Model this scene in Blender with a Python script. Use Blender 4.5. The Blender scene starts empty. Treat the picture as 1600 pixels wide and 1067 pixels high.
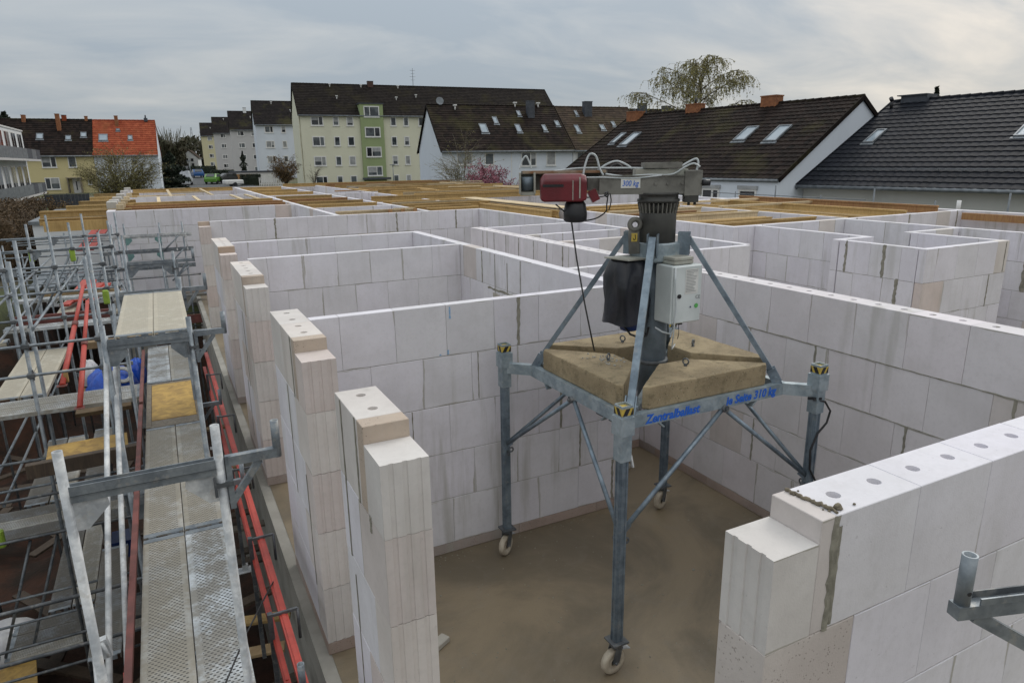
import bpy, bmesh, math, random
from math import sin, cos, pi, radians, sqrt, atan2
from mathutils import Vector, Matrix
random.seed(7)
scene = bpy.context.scene
COL = scene.collection

# ------------------------------------------------------------------ camera
FOC = 1064.33
YAW, PITCH, ROLL = radians(26.8866), radians(14.8795), radians(-0.7745)
CAMLOC = Vector((0, 0, 3.9))
fwd = Vector((sin(YAW)*cos(PITCH), cos(YAW)*cos(PITCH), -sin(PITCH)))
rgt = Vector((cos(YAW), -sin(YAW), 0))
upv = rgt.cross(fwd)
r2 = rgt*cos(ROLL) + upv*sin(ROLL)
u2 = -rgt*sin(ROLL) + upv*cos(ROLL)
cam = bpy.data.cameras.new('camera')
camo = bpy.data.objects.new('camera', cam)
COL.objects.link(camo)
camo.matrix_world = Matrix(((r2.x, u2.x, -fwd.x, CAMLOC.x), (r2.y, u2.y, -fwd.y, CAMLOC.y), (r2.z, u2.z, -fwd.z, CAMLOC.z), (0, 0, 0, 1)))
cam.sensor_width = 36.0
cam.lens = FOC/1600*36.0
cam.clip_end = 4000
cam.clip_start = 0.05
scene.camera = camo

# ------------------------------------------------------------------ world: thick cloud over a Nishita sky
SUN_EL, SUN_AZ = radians(38), radians(64)      # azimuth measured from +Y towards +X
world = bpy.data.worlds.new('World')
scene.world = world
world.use_nodes = True
wt = world.node_tree
wt.nodes.clear()
def wn(t, **k):
    n = wt.nodes.new(t)
    for a, b in k.items():
        setattr(n, a, b)
    return n
def wl(a, b): wt.links.new(a, b)
def wmath(op, a, b=None, clamp=False):
    n = wn('ShaderNodeMath', operation=op, use_clamp=clamp)
    for i, v in enumerate((a, b)):
        if v is None: continue
        if isinstance(v, (int, float)): n.inputs[i].default_value = v
        else: wl(v, n.inputs[i])
    return n.outputs[0]
sky = wn('ShaderNodeTexSky', sky_type='NISHITA')
sky.sun_disc = False
sky.sun_elevation = SUN_EL
sky.sun_rotation = SUN_AZ
tc = wn('ShaderNodeTexCoord')
sep = wn('ShaderNodeSeparateXYZ'); wl(tc.outputs['Generated'], sep.inputs[0])
zc = wmath('MAXIMUM', sep.outputs['Z'], 0.0)
# project directions onto a cloud deck so cloud shapes flatten towards the horizon
den = wmath('ADD', zc, 0.22)
cx = wmath('DIVIDE', sep.outputs['X'], den); cy = wmath('DIVIDE', sep.outputs['Y'], den)
cmb = wn('ShaderNodeCombineXYZ'); wl(cx, cmb.inputs[0]); wl(cy, cmb.inputs[1])
def cloud(scale, detail, rough, off, dist=0.3):
    mp = wn('ShaderNodeMapping'); mp.inputs['Location'].default_value = off
    mp.inputs['Rotation'].default_value = (0, 0, radians(24)); mp.inputs['Scale'].default_value = (0.75, 1.25, 1)
    wl(cmb.outputs[0], mp.inputs[0])
    n = wn('ShaderNodeTexNoise'); n.inputs['Scale'].default_value = scale
    n.inputs['Detail'].default_value = detail; n.inputs['Roughness'].default_value = rough
    n.inputs['Distortion'].default_value = dist
    wl(mp.outputs[0], n.inputs['Vector'])
    return n.outputs['Fac']
n1 = cloud(0.42, 3, 0.45, (3.1, 0.4, 0)); n2 = cloud(1.7, 7, 0.55, (0.4, 7.7, 0), 0.45)
nn = wmath('ADD', wmath('MULTIPLY', n1, 0.56), wmath('MULTIPLY', n2, 0.44))
rmp = wn('ShaderNodeValToRGB')
rmp.color_ramp.elements[0].position = 0.39; rmp.color_ramp.elements[0].color = (0.70, 0.80, 0.90, 1)
rmp.color_ramp.elements[1].position = 0.61; rmp.color_ramp.elements[1].color = (1.26, 1.25, 1.21, 1)
e = rmp.color_ramp.elements.new(0.50); e.color = (0.95, 1.00, 1.03, 1)
wl(nn, rmp.inputs[0])
# overcast: brighter towards the zenith
lum = wmath('ADD', wmath('MULTIPLY', zc, 0.50), 0.30)
# thin cloud in front of the sun
sd = Vector((sin(radians(62))*cos(radians(18)), cos(radians(62))*cos(radians(18)), sin(radians(18))))
vm = wn('ShaderNodeVectorMath', operation='DOT_PRODUCT'); wl(tc.outputs['Generated'], vm.inputs[0]); vm.inputs[1].default_value = sd
glow = wmath('POWER', wmath('MAXIMUM', vm.outputs['Value'], 0.0), 22.0)
glow = wmath('MULTIPLY', glow, wmath('ADD', wmath('MULTIPLY', n2, 2.2), -0.55, ))
glow = wmath('MAXIMUM', glow, 0.0)
mixg = wn('ShaderNodeMix', data_type='RGBA', blend_type='ADD'); mixg.inputs['Factor'].default_value = 1.0
gcol = wn('ShaderNodeMix', data_type='RGBA', blend_type='MULTIPLY'); gcol.inputs['Factor'].default_value = 1.0
gcol.inputs['A'].default_value = (0.85, 0.60, 0.33, 1)
gc = wn('ShaderNodeCombineColor'); [wl(glow, gc.inputs[i]) for i in range(3)]
wl(gc.outputs[0], gcol.inputs['B'])
wl(rmp.outputs[0], mixg.inputs['A']); wl(gcol.outputs['Result'], mixg.inputs['B'])
bg1 = wn('ShaderNodeBackground'); wl(sky.outputs[0], bg1.inputs[0]); bg1.inputs[1].default_value = 0.05
bg2 = wn('ShaderNodeBackground'); wl(mixg.outputs['Result'], bg2.inputs[0]); wl(lum, bg2.inputs[1])
mx = wn('ShaderNodeMixShader'); mx.inputs[0].default_value = 0.93
wl(bg1.outputs[0], mx.inputs[1]); wl(bg2.outputs[0], mx.inputs[2])
wo = wn('ShaderNodeOutputWorld'); wl(mx.outputs[0], wo.inputs[0])

sun = bpy.data.lights.new('sun', 'SUN')
sun.energy = 0.65; sun.angle = radians(25); sun.color = (1.0, 0.95, 0.88)
suno = bpy.data.objects.new('sun', sun); COL.objects.link(suno)
sdir = Vector((sin(SUN_AZ)*cos(SUN_EL), cos(SUN_AZ)*cos(SUN_EL), sin(SUN_EL)))
suno.rotation_euler = sdir.to_track_quat('Z', 'Y').to_euler()
suno.location = (20, 10, 30)
vs = scene.view_settings
scene.display_settings.display_device = 'sRGB'
vs.view_transform = 'Standard'; vs.look = 'None'; vs.exposure = 0.62; vs.gamma = 1.0; vs.use_curve_mapping = False

# ------------------------------------------------------------------ helpers
class MB:
    def __init__(s): s.v = []; s.f = []; s.sm = []; s.mi = []; s.cur = 0
    def add(s, vs, fs, smooth=False):
        o = len(s.v); s.v += [tuple(p) for p in vs]
        for f in fs: s.f.append(tuple(i+o for i in f)); s.sm.append(smooth); s.mi.append(s.cur)
        return s
    def box(s, lo, hi):
        x0, y0, z0 = lo; x1, y1, z1 = hi
        return s.add([(x0,y0,z0),(x1,y0,z0),(x1,y1,z0),(x0,y1,z0),(x0,y0,z1),(x1,y0,z1),(x1,y1,z1),(x0,y1,z1)],
              [(0,3,2,1),(4,5,6,7),(0,1,5,4),(1,2,6,5),(2,3,7,6),(3,0,4,7)])
    def cbox(s, lo, hi, c=0.006):
        x0, y0, z0 = lo; x1, y1, z1 = hi
        c = min(c, (x1-x0)*.3, (y1-y0)*.3, (z1-z0)*.3)
        V = []; idx = {}
        for sx in (0,1):
            for sy in (0,1):
                for sz in (0,1):
                    X = (x0,x1)[sx]; Y = (y0,y1)[sy]; Z = (z0,z1)[sz]
                    dx = (c,-c)[sx]; dy = (c,-c)[sy]; dz = (c,-c)[sz]
                    for k, p in enumerate(((X,Y+dy,Z+dz),(X+dx,Y,Z+dz),(X+dx,Y+dy,Z))):
                        idx[(sx,sy,sz,k)] = len(V); V.append(p)
        F = []
        g = lambda *a: idx[a]
        for b in (0,1):
            F.append([g(b,0,0,0),g(b,1,0,0),g(b,1,1,0),g(b,0,1,0)][::(-1 if b==0 else 1)])
            F.append([g(0,b,0,1),g(1,b,0,1),g(1,b,1,1),g(0,b,1,1)][::(1 if b==0 else -1)])
            F.append([g(0,0,b,2),g(1,0,b,2),g(1,1,b,2),g(0,1,b,2)][::(-1 if b==0 else 1)])
        ce = Vector(((x0+x1)/2,(y0+y1)/2,(z0+z1)/2))
        def quad(a):
            p = [Vector(V[i]) for i in a]
            n = (p[1]-p[0]).cross(p[2]-p[0])
            if n.dot(sum(p, Vector())/len(p)-ce) < 0: a = a[::-1]
            F.append(a)
        for a in (0,1):
            for b in (0,1):
                quad([g(a,b,0,0),g(a,b,1,0),g(a,b,1,1),g(a,b,0,1)])
                quad([g(a,0,b,0),g(a,1,b,0),g(a,1,b,2),g(a,0,b,2)])
                quad([g(0,a,b,1),g(1,a,b,1),g(1,a,b,2),g(0,a,b,2)])
                for c2 in (0,1):
                    quad([g(a,b,c2,0),g(a,b,c2,1),g(a,b,c2,2)])
        return s.add(V, F)
    def frame(s, p, q, up=None):
        p = Vector(p); q = Vector(q); d = (q-p).normalized()
        up = Vector(up) if up else (Vector((0,0,1)) if abs(d.z) < .95 else Vector((0,1,0)))
        a = d.cross(up).normalized(); b = a.cross(d).normalized()
        return p, q, d, a, b
    def bar(s, p, q, w, h, up=None):       # rectangular bar, w sideways, h along up
        p, q, d, a, b = s.frame(p, q, up)
        V = [c + a*(sx*w/2) + b*(sy*h/2) for c in (p, q) for sx, sy in ((-1,-1),(1,-1),(1,1),(-1,1))]
        return s.add(V, [(0,1,2,3),(7,6,5,4),(0,4,5,1),(1,5,6,2),(2,6,7,3),(3,7,4,0)])
    def prof(s, p, q, pts, up=None, smooth=False):   # extrude a closed profile from p to q
        p, q, d, a, b = s.frame(p, q, up)
        n = len(pts)
        V = [c + a*x + b*y for c in (p, q) for x, y in pts]
        return s.add(V, [tuple(range(n)), tuple(range(2*n-1, n-1, -1))] + [(i, i+n, (i+1)%n+n, (i+1)%n) for i in range(n)], smooth)
    def tube(s, p, q, r, n=8, r2=None, hollow=False):
        p, q, d, a, b = s.frame(p, q); r2 = r if r2 is None else r2
        V = [c + (a*cos(2*pi*i/n) + b*sin(2*pi*i/n))*rr for c, rr in ((p, r), (q, r2)) for i in range(n)]
        o = len(s.v); s.v += [tuple(x) for x in V]
        for i in range(n): s.f.append((o+i, o+(i+1)%n, o+(i+1)%n+n, o+i+n)); s.sm.append(True); s.mi.append(s.cur)
        s.f.append(tuple(o+i for i in range(n-1,-1,-1))); s.sm.append(False); s.mi.append(s.cur)
        if hollow:
            V = [q - d*e + (a*cos(2*pi*i/n) + b*sin(2*pi*i/n))*rr for e, rr in ((0, r2*.78), (0.06, r2*.78)) for i in range(n)]
            o2 = len(s.v); s.v += [tuple(x) for x in V]
            for i in range(n):
                j = (i+1)%n
                s.f.append((o+n+i, o+n+j, o2+j, o2+i)); s.sm.append(False); s.mi.append(s.cur)
                s.f.append((o2+i, o2+j, o2+n+j, o2+n+i)); s.sm.append(True); s.mi.append(s.cur)
            s.f.append(tuple(o2+n+i for i in range(n))); s.sm.append(False); s.mi.append(s.cur)
        else:
            s.f.append(tuple(o+n+i for i in range(n))); s.sm.append(False); s.mi.append(s.cur)
        return s
    def path(s, pts, r, n=6):
        pts = [Vector(p) for p in pts]; rr = r if isinstance(r, (list, tuple)) else [r]*len(pts)
        o = len(s.v); prev = None
        for k, p in enumerate(pts):
            d = (pts[min(k+1, len(pts)-1)] - pts[max(k-1, 0)]).normalized()
            if prev is None:
                a = d.orthogonal().normalized()
            else:
                a = (prev - d*prev.dot(d))
                a = a.normalized() if a.length > 1e-6 else d.orthogonal().normalized()
            prev = a; b = d.cross(a)
            for i in range(n): s.v.append(tuple(p + (a*cos(2*pi*i/n) + b*sin(2*pi*i/n))*rr[k]))
        for k in range(len(pts)-1):
            for i in range(n):
                s.f.append((o+k*n+i, o+k*n+(i+1)%n, o+(k+1)*n+(i+1)%n, o+(k+1)*n+i)); s.sm.append(True); s.mi.append(s.cur)
        s.f.append(tuple(o+i for i in range(n-1,-1,-1))); s.sm.append(False); s.mi.append(s.cur)
        e = o+(len(pts)-1)*n
        s.f.append(tuple(e+i for i in range(n))); s.sm.append(False); s.mi.append(s.cur)
        return s
    def lathe(s, c, prof, n=20, smooth=True):    # prof: list of (r, z)
        c = Vector(c); o = len(s.v)
        for r, z in prof:
            for i in range(n): s.v.append((c.x+r*cos(2*pi*i/n), c.y+r*sin(2*pi*i/n), c.z+z))
        for k in range(len(prof)-1):
            for i in range(n):
                s.f.append((o+k*n+i, o+k*n+(i+1)%n, o+(k+1)*n+(i+1)%n, o+(k+1)*n+i)); s.sm.append(smooth); s.mi.append(s.cur)
        s.f.append(tuple(o+i for i in range(n-1,-1,-1))); s.sm.append(False); s.mi.append(s.cur)
        e = o+(len(prof)-1)*n
        s.f.append(tuple(e+i for i in range(n))); s.sm.append(False); s.mi.append(s.cur)
        return s
    def prism(s, poly, z0, z1):          # poly counter-clockwise in xy
        n = len(poly)
        V = [(x, y, z0) for x, y in poly] + [(x, y, z1) for x, y in poly]
        return s.add(V, [tuple(range(n-1,-1,-1)), tuple(range(n, 2*n))] + [(i, (i+1)%n, (i+1)%n+n, i+n) for i in range(n)])
    def torus(s, c, R, r, axis, n=16, m=6):
        c = Vector(c); ax = Vector(axis).normalized(); a = ax.orthogonal().normalized(); b = ax.cross(a)
        o = len(s.v)
        for i in range(n):
            d = a*cos(2*pi*i/n) + b*sin(2*pi*i/n)
            for j in range(m): s.v.append(tuple(c + d*(R + r*cos(2*pi*j/m)) + ax*(r*sin(2*pi*j/m))))
        for i in range(n):
            for j in range(m):
                s.f.append((o+i*m+j, o+((i+1)%n)*m+j, o+((i+1)%n)*m+(j+1)%m, o+i*m+(j+1)%m)); s.sm.append(True); s.mi.append(s.cur)
        return s
    def mesh(s, name, *mats):
        me = bpy.data.meshes.new(name)
        me.from_pydata(s.v, [], s.f)
        me.polygons.foreach_set('use_smooth', s.sm)
        for m in mats: me.materials.append(m)
        if len(mats) > 1: me.polygons.foreach_set('material_index', s.mi)
        me.update()
        return me
    def build(s, name, mat, parent=None, loc=(0,0,0), rz=0):
        mats = mat if isinstance(mat, (list, tuple)) else [mat]
        return link(name, s.mesh(name, *mats), parent, loc, rz)
def link(name, me, parent=None, loc=(0,0,0), rz=0):
    o = bpy.data.objects.new(name, me); COL.objects.link(o)
    o.location = loc; o.rotation_euler = (0, 0, rz)
    if parent: o.parent = parent
    return o
def tag(o, label, cat, group=None):
    o['label'] = label; o['category'] = cat
    if group: o['group'] = group
    return o
def thing(name, label, cat, loc=(0,0,0), rz=0, group=None):
    o = bpy.data.objects.new(name, None); COL.objects.link(o)
    o.location = loc; o.rotation_euler = (0, 0, rz); o.empty_display_size = 0.2
    return tag(o, label, cat, group)
def structure(o): o['kind'] = 'structure'; return o
def stuff(o): o['kind'] = 'stuff'; return o
def dup(o, parent=None):
    c = o.copy(); COL.objects.link(c)
    if parent: c.parent = parent
    for ch in list(o.children): dup(ch, c)
    return c

# ------------------------------------------------------------------ materials
class N:
    def __init__(s, name):
        s.m = bpy.data.materials.new(name); s.m.use_nodes = True
        s.t = s.m.node_tree; s.b = s.t.nodes['Principled BSDF']
    def n(s, t, **k):
        x = s.t.nodes.new(t)
        for a, b in k.items(): setattr(x, a, b)
        return x
    def l(s, a, b): s.t.links.new(a, b)
    def math(s, op, a, b=None, clamp=False):
        x = s.n('ShaderNodeMath', operation=op, use_clamp=clamp)
        for i, v in enumerate((a, b)):
            if v is None: continue
            if isinstance(v, (int, float)): x.inputs[i].default_value = v
            else: s.l(v, x.inputs[i])
        return x.outputs[0]
    def coord(s, kind='Object', scale=(1,1,1), rnd=True):
        if kind == 'Position': c = s.n('ShaderNodeNewGeometry').outputs['Position']
        else: c = s.n('ShaderNodeTexCoord').outputs[kind]
        m = s.n('ShaderNodeMapping'); m.inputs['Scale'].default_value = scale; s.l(c, m.inputs[0])
        if rnd and kind == 'Object':
            r = s.n('ShaderNodeObjectInfo').outputs['Random']
            k = s.n('ShaderNodeMath', operation='MULTIPLY'); k.inputs[1].default_value = 57.0; s.l(r, k.inputs[0])
            cc = s.n('ShaderNodeCombineXYZ'); [s.l(k.outputs[0], cc.inputs[i]) for i in range(3)]
            s.l(cc.outputs[0], m.inputs['Location'])
        return m.outputs[0]
    def noise(s, vec, scale, detail=4, rough=.55, dist=0):
        x = s.n('ShaderNodeTexNoise'); s.l(vec, x.inputs['Vector'])
        x.inputs['Scale'].default_value = scale; x.inputs['Detail'].default_value = detail
        x.inputs['Roughness'].default_value = rough; x.inputs['Distortion'].default_value = dist
        return x.outputs['Fac']
    def ramp(s, f, p0, p1):
        x = s.n('ShaderNodeMapRange'); x.inputs[1].default_value = p0; x.inputs[2].default_value = p1
        x.interpolation_type = 'SMOOTHSTEP'
        s.l(f, x.inputs[0]); return x.outputs[0]
    def mix(s, f, a, b, mode='MIX'):
        x = s.n('ShaderNodeMix', data_type='RGBA', blend_type=mode)
        if isinstance(f, (int, float)): x.inputs['Factor'].default_value = f
        else: s.l(f, x.inputs['Factor'])
        for k, v in (('A', a), ('B', b)):
            if isinstance(v, tuple): x.inputs[k].default_value = (*v[:3], 1)
            else: s.l(v, x.inputs[k])
        return x.outputs['Result']
    def done(s, col, rough=.7, metal=0, bump=None, bs=.3, bd=.01):
        if isinstance(col, tuple): s.b.inputs['Base Color'].default_value = (*col[:3], 1)
        else: s.l(col, s.b.inputs['Base Color'])
        if isinstance(rough, (int, float)): s.b.inputs['Roughness'].default_value = rough
        else: s.l(rough, s.b.inputs['Roughness'])
        s.b.inputs['Metallic'].default_value = metal
        if bump is not None:
            x = s.n('ShaderNodeBump'); x.inputs['Strength'].default_value = bs; x.inputs['Distance'].default_value = bd
            s.l(bump, x.inputs['Height']); s.l(x.outputs[0], s.b.inputs['Normal'])
        return s.m
def simple(name, c1, c2=None, scale=6, rough=.7, metal=0, p=(.35,.65), bs=.25, bd=.005, kind='Object', fine=60, vary=0.0, stretch=(1,1,1)):
    k = N(name); v = k.coord(kind, stretch); n = k.noise(v, scale, 5)
    c2 = c2 or tuple(x*.75 for x in c1)
    col = k.mix(k.ramp(n, *p), c1, c2)
    if vary:
        r = k.n('ShaderNodeObjectInfo').outputs['Random']
        hv = k.n('ShaderNodeHueSaturation'); k.l(col, hv.inputs['Color'])
        k.l(k.math('ADD', k.math('MULTIPLY', r, 2*vary), 1-vary), hv.inputs['Value'])
        col = hv.outputs[0]
    return k.done(col, rough, metal, k.noise(v, fine, 4), bs, bd)

def block_mat(name, c1, c2, smear=.5, porous=False, damp=.65):
    k = N(name)
    v = k.coord('Object'); pos = k.coord('Position', (1,1,1), False)
    big = k.noise(v, 1.7, 4); fine = k.noise(v, 28, 5, .6)
    col = k.mix(k.ramp(big, .35, .68), c1, c2)
    col = k.mix(k.math('MULTIPLY', k.ramp(fine, .45, .75), .22), col, tuple(x*.7 for x in c1))
    rnd = k.n('ShaderNodeObjectInfo').outputs['Random']
    # block to block tone
    hv = k.n('ShaderNodeHueSaturation'); k.l(col, hv.inputs['Color'])
    k.l(k.math('ADD', k.math('MULTIPLY', rnd, .07), .955), hv.inputs['Value'])
    k.l(k.math('ADD', k.math('MULTIPLY', rnd, .6), .7), hv.inputs['Saturation'])
    col = hv.outputs[0]
    mott = k.noise(v, 6.5, 5, .7); col = k.mix(k.math('MULTIPLY', k.ramp(mott, .42, .75), .16), col, (.44,.42,.40))
    saw = k.noise(k.coord('Object', (60,60,2)), 1.0, 3, .6); col = k.mix(k.math('MULTIPLY', k.ramp(saw, .5, .75), .07), col, (.45,.43,.42))
    # run-off streaks and damp clouds
    st = k.noise(k.coord('Position', (7, 7, .55), False), 1.0, 4, .6)
    cl = k.noise(k.coord('Position', (1,1,1), False), .55, 3, .5)
    damp_f = k.math('MULTIPLY', k.math('MULTIPLY', k.ramp(st, .48, .72), k.ramp(cl, .42, .7)), damp)
    col = k.mix(damp_f, col, (.36,.35,.31))
    # mortar smeared over the joints: UV runs 0..1 over the broad faces, 0.5 elsewhere
    uv = k.n('ShaderNodeTexCoord').outputs['UV']; sp = k.n('ShaderNodeSeparateXYZ'); k.l(uv, sp.inputs[0])
    du = k.math('MINIMUM', sp.outputs['X'], k.math('SUBTRACT', 1.0, sp.outputs['X']))
    dv = k.math('MINIMUM', sp.outputs['Y'], k.math('SUBTRACT', 1.0, sp.outputs['Y']))
    wob = k.noise(v, 9, 3, .6); sel = k.noise(v, .9, 1); 
    thr_u = k.math('MULTIPLY', k.math('MULTIPLY', k.ramp(sel, .52, .70), wob), .11*2*smear)
    sel2 = k.noise(v, 2.4, 1)
    thr_v = k.math('MULTIPLY', k.math('MULTIPLY', k.ramp(sel2, .50, .72), wob), .07*2*smear)
    fu = k.ramp(k.math('SUBTRACT', thr_u, du), -.006, .008)
    fv = k.ramp(k.math('SUBTRACT', thr_v, dv), -.006, .008)
    ed = k.math('MINIMUM', du, dv); ew = k.math('MULTIPLY', k.ramp(k.math('SUBTRACT', k.math('MULTIPLY', k.ramp(k.noise(v, 17, 3, .65), .58, .85), .03), ed), -.002, .004), .4)
    sm = k.math('MAXIMUM', k.math('MAXIMUM', fu, fv), ew)
    col = k.mix(k.math('MULTIPLY', sm, .8), col, k.mix(wob, (.27,.255,.205), (.42,.40,.345)))
    h = k.math('ADD', k.math('MULTIPLY', fine, .5), k.noise(v, 120, 2))
    chip = k.ramp(k.noise(v, 46, 2, .5), .70, .78)
    col = k.mix(k.math('MULTIPLY', chip, .35), col, tuple(x*.55 for x in c1)); h = k.math('SUBTRACT', h, chip)
    if porous:
        vo = k.n('ShaderNodeTexVoronoi'); k.l(v, vo.inputs['Vector']); vo.inputs['Scale'].default_value = 55
        pit = k.ramp(vo.outputs['Distance'], .16, .30)
        pf = k.math('MULTIPLY', k.math('SUBTRACT', 1.0, pit), k.ramp(k.noise(v, 7, 2), .45, .6))
        col = k.mix(k.math('MULTIPLY', pf, .5), col, (.13,.10,.08)); h = k.math('SUBTRACT', h, pf)
    return k.done(col, .93, 0, h, .22, .004)

M = {}
M['block'] = block_mat('block_white', (.725,.71,.755), (.655,.64,.68), smear=.36)
M['block_pink'] = block_mat('block_pinkish', (.64,.575,.55), (.565,.50,.47), smear=.35)
M['block_pale'] = block_mat('block_cream', (.675,.635,.605), (.60,.555,.525), smear=.35)
M['block_warm'] = block_mat('block_warm', (.70,.668,.69), (.63,.60,.615), smear=.42)
M['kimm'] = block_mat('base_course', (.40,.32,.28), (.31,.25,.22), smear=.2, porous=True)
M['porous_pale'] = block_mat('porous_block_pale', (.60,.545,.51), (.53,.47,.44), smear=.3, porous=True)
M['porous'] = block_mat('porous_block', (.50,.41,.33), (.40,.32,.26), smear=.2, porous=True)
M['mortar'] = simple('mortar', (.30,.285,.235), (.20,.19,.155), 14, .95, bs=.6, bd=.006)
M['mortar_lump'] = simple('mortar_lump', (.20,.17,.12), (.13,.11,.08), 20, .95)
def screed():
    k = N('screed'); v = k.coord('Position', (1,1,1), False)
    sw = k.noise(v, .55, 6, .62, 1.1); a = k.noise(v, 3.2, 6, .62, 1.0); f = k.noise(v, 70, 4)
    col = k.mix(k.ramp(sw, .38, .66), (.245,.195,.128), (.145,.118,.080))
    col = k.mix(k.math('MULTIPLY', k.ramp(a, .5, .75), .3), col, (.22,.195,.155))
    col = k.mix(k.math('MULTIPLY', k.ramp(f, .55, .8), .35), col, (.07,.06,.05))
    rg = k.math('ADD', k.math('MULTIPLY', sw, .45), .20)
    return k.done(col, rg, 0, k.math('ADD', k.math('MULTIPLY', a, 2.0), f), .25, .004)
M['screed'] = screed()
M['concrete'] = simple('concrete', (.34,.325,.29), (.25,.24,.21), 2.2, .9, fine=40)
def ballast_mat():
    k = N('ballast_concrete'); v = k.coord('Object')
    a = k.noise(v, 3.0, 5, .6); b2 = k.noise(v, 11, 5, .65); f = k.noise(v, 75, 4, .7)
    col = k.mix(k.ramp(a, .35, .68), (.34,.27,.165), (.225,.175,.105))
    col = k.mix(k.math('MULTIPLY', k.ramp(b2, .50, .70), .65), col, (.13,.105,.06))
    col = k.mix(k.math('MULTIPLY', k.ramp(f, .56, .70), .5), col, (.46,.41,.32))
    vo = k.n('ShaderNodeTexVoronoi'); k.l(v, vo.inputs['Vector']); vo.inputs['Scale'].default_value = 34
    pit = k.math('MULTIPLY', k.math('SUBTRACT', 1.0, k.ramp(vo.outputs['Distance'], .10, .24)), k.ramp(k.noise(v, 6, 2), .45, .6))
    col = k.mix(k.math('MULTIPLY', pit, .7), col, (.08,.065,.04))
    return k.done(col, .95, 0, k.math('SUBTRACT', f, pit), .8, .004)
M['concrete_old'] = ballast_mat()
def galv(name, c1, c2, rough=.45, metal=.75, spl=0.0):
    k = N(name); v = k.coord('Object')
    a = k.noise(v, 7, 4); vo = k.n('ShaderNodeTexVoronoi'); k.l(v, vo.inputs['Vector']); vo.inputs['Scale'].default_value = 45
    col = k.mix(k.ramp(a, .35, .65), c1, c2)
    hv = k.n('ShaderNodeHueSaturation'); k.l(col, hv.inputs['Color']); k.l(k.math('ADD', k.math('MULTIPLY', vo.outputs['Color'], .22), .88), hv.inputs['Value'])
    col = hv.outputs[0]
    if spl:
        s1 = k.noise(v, 13, 5, .65)
        col = k.mix(k.math('MULTIPLY', k.ramp(s1, .56, .66), spl), col, (.42,.40,.36))
    return k.done(col, k.math('ADD', k.math('MULTIPLY', a, .3), rough-.12), metal, k.noise(v, 30, 3), .08, .003)
M['steel'] = galv('galvanised_steel', (.27,.30,.325), (.165,.19,.215), .5, .5, .4)
M['steel_crane'] = galv('crane_steel', (.235,.29,.34), (.145,.185,.225), .45, .5, .22)
M['steel_beam'] = galv('beam_steel', (.36,.42,.455), (.24,.295,.33), .48, .4, .25)
M['steel_dark'] = galv('dark_steel', (.16,.17,.18), (.09,.10,.11), .55, .5, .3)
M['steel_white'] = galv('white_splashed_steel', (.62,.63,.63), (.36,.38,.40), .6, .15, .5)
M['mast_grey'] = simple('mast_paint', (.050,.050,.045), (.030,.030,.028), 6, .5, fine=50)
M['mast_tube'] = simple('mast_tube', (.17,.21,.25), (.11,.14,.165), 5, .5, metal=.3)
M['jib_grey'] = simple('jib_paint', (.20,.195,.175), (.095,.092,.082), 5, .55, metal=.2, p=(.4,.7))
M['jib_pale'] = simple('jib_pale_paint', (.42,.43,.38), (.30,.29,.25), 5, .6)
M['rust'] = simple('rust', (.24,.12,.06), (.33,.27,.2), 9, .85)
M['red_hoist'] = simple('hoist_red', (.165,.014,.022), (.10,.010,.016), 3, .38, fine=90)
M['black'] = simple('black_plastic', (.016,.017,.022), (.01,.01,.012), 5, .42)
M['tarp'] = simple('black_tarp', (.016,.018,.026), (.010,.011,.016), 4, .30, bs=.35, bd=.015, fine=9)
M['cable_white'] = simple('white_cable', (.55,.58,.60), (.42,.46,.47), 8, .5)
M['cable_black'] = simple('black_cable', (.02,.02,.022), None, 8, .6)
M['rope'] = simple('wire_rope', (.06,.06,.06), None, 60, .5, .5)
M['box_white'] = simple('cabinet_white', (.60,.64,.64), (.50,.54,.54), 3, .4, bs=.05)
M['label_white'] = simple('label_white', (.68,.68,.66), (.58,.58,.56), 9, .6, bs=.05)
M['print_dark'] = simple('print_dark', (.20,.21,.22), None, 9, .6, bs=.0)
M['green'] = simple('green_sticker', (.10,.42,.10), None, 9, .5)
M['blue_text'] = simple('blue_lettering', (.012,.11,.56), (.02,.14,.60), 30, .55, bs=.05)
M['blue_motor'] = simple('blue_motor', (.012,.035,.14), None, 6, .4)
M['blue_chalk'] = simple('blue_chalk', (.16,.36,.60), (.34,.46,.62), 60, .9, bs=0)
M['yellow'] = simple('hazard_yellow', (.55,.40,.06), (.45,.33,.08), 20, .6)
M['nylon'] = simple('wheel_nylon', (.50,.45,.36), (.36,.31,.24), 9, .6)
M['red_steel'] = simple('red_lacquer', (.48,.068,.048), (.34,.05,.038), 5, .5, p=(.35,.75), fine=50)
M['red_rust'] = simple('red_brown_lacquer', (.19,.06,.05), (.115,.04,.033), 5, .6)
M['lime'] = simple('lime_paint', (.28,.42,.05), None, 6, .5)
def timber(name, c1, c2, rough=.75, vary=.28, sc=(14,14,1.2)):
    k = N(name); v = k.coord('Object', sc)
    g = k.noise(v, 2.0, 6, .65, 1.0); big = k.noise(k.coord('Object'), 1.5, 3)
    col = k.mix(k.ramp(g, .32, .7), c1, c2)
    col = k.mix(k.math('MULTIPLY', k.ramp(big, .5, .75), .5), col, tuple(x*.5 for x in c2))
    r = k.n('ShaderNodeObjectInfo').outputs['Random']; hv = k.n('ShaderNodeHueSaturation'); k.l(col, hv.inputs['Color'])
    k.l(k.math('ADD', k.math('MULTIPLY', r, 2*vary), 1-vary), hv.inputs['Value'])
    return k.done(hv.outputs[0], rough, 0, g, .25, .004)
M['timber_yellow'] = timber('timber_yellow', (.50,.34,.14), (.37,.235,.085))
M['timber_pale'] = timber('timber_pale', (.60,.49,.32), (.47,.36,.21))
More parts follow.
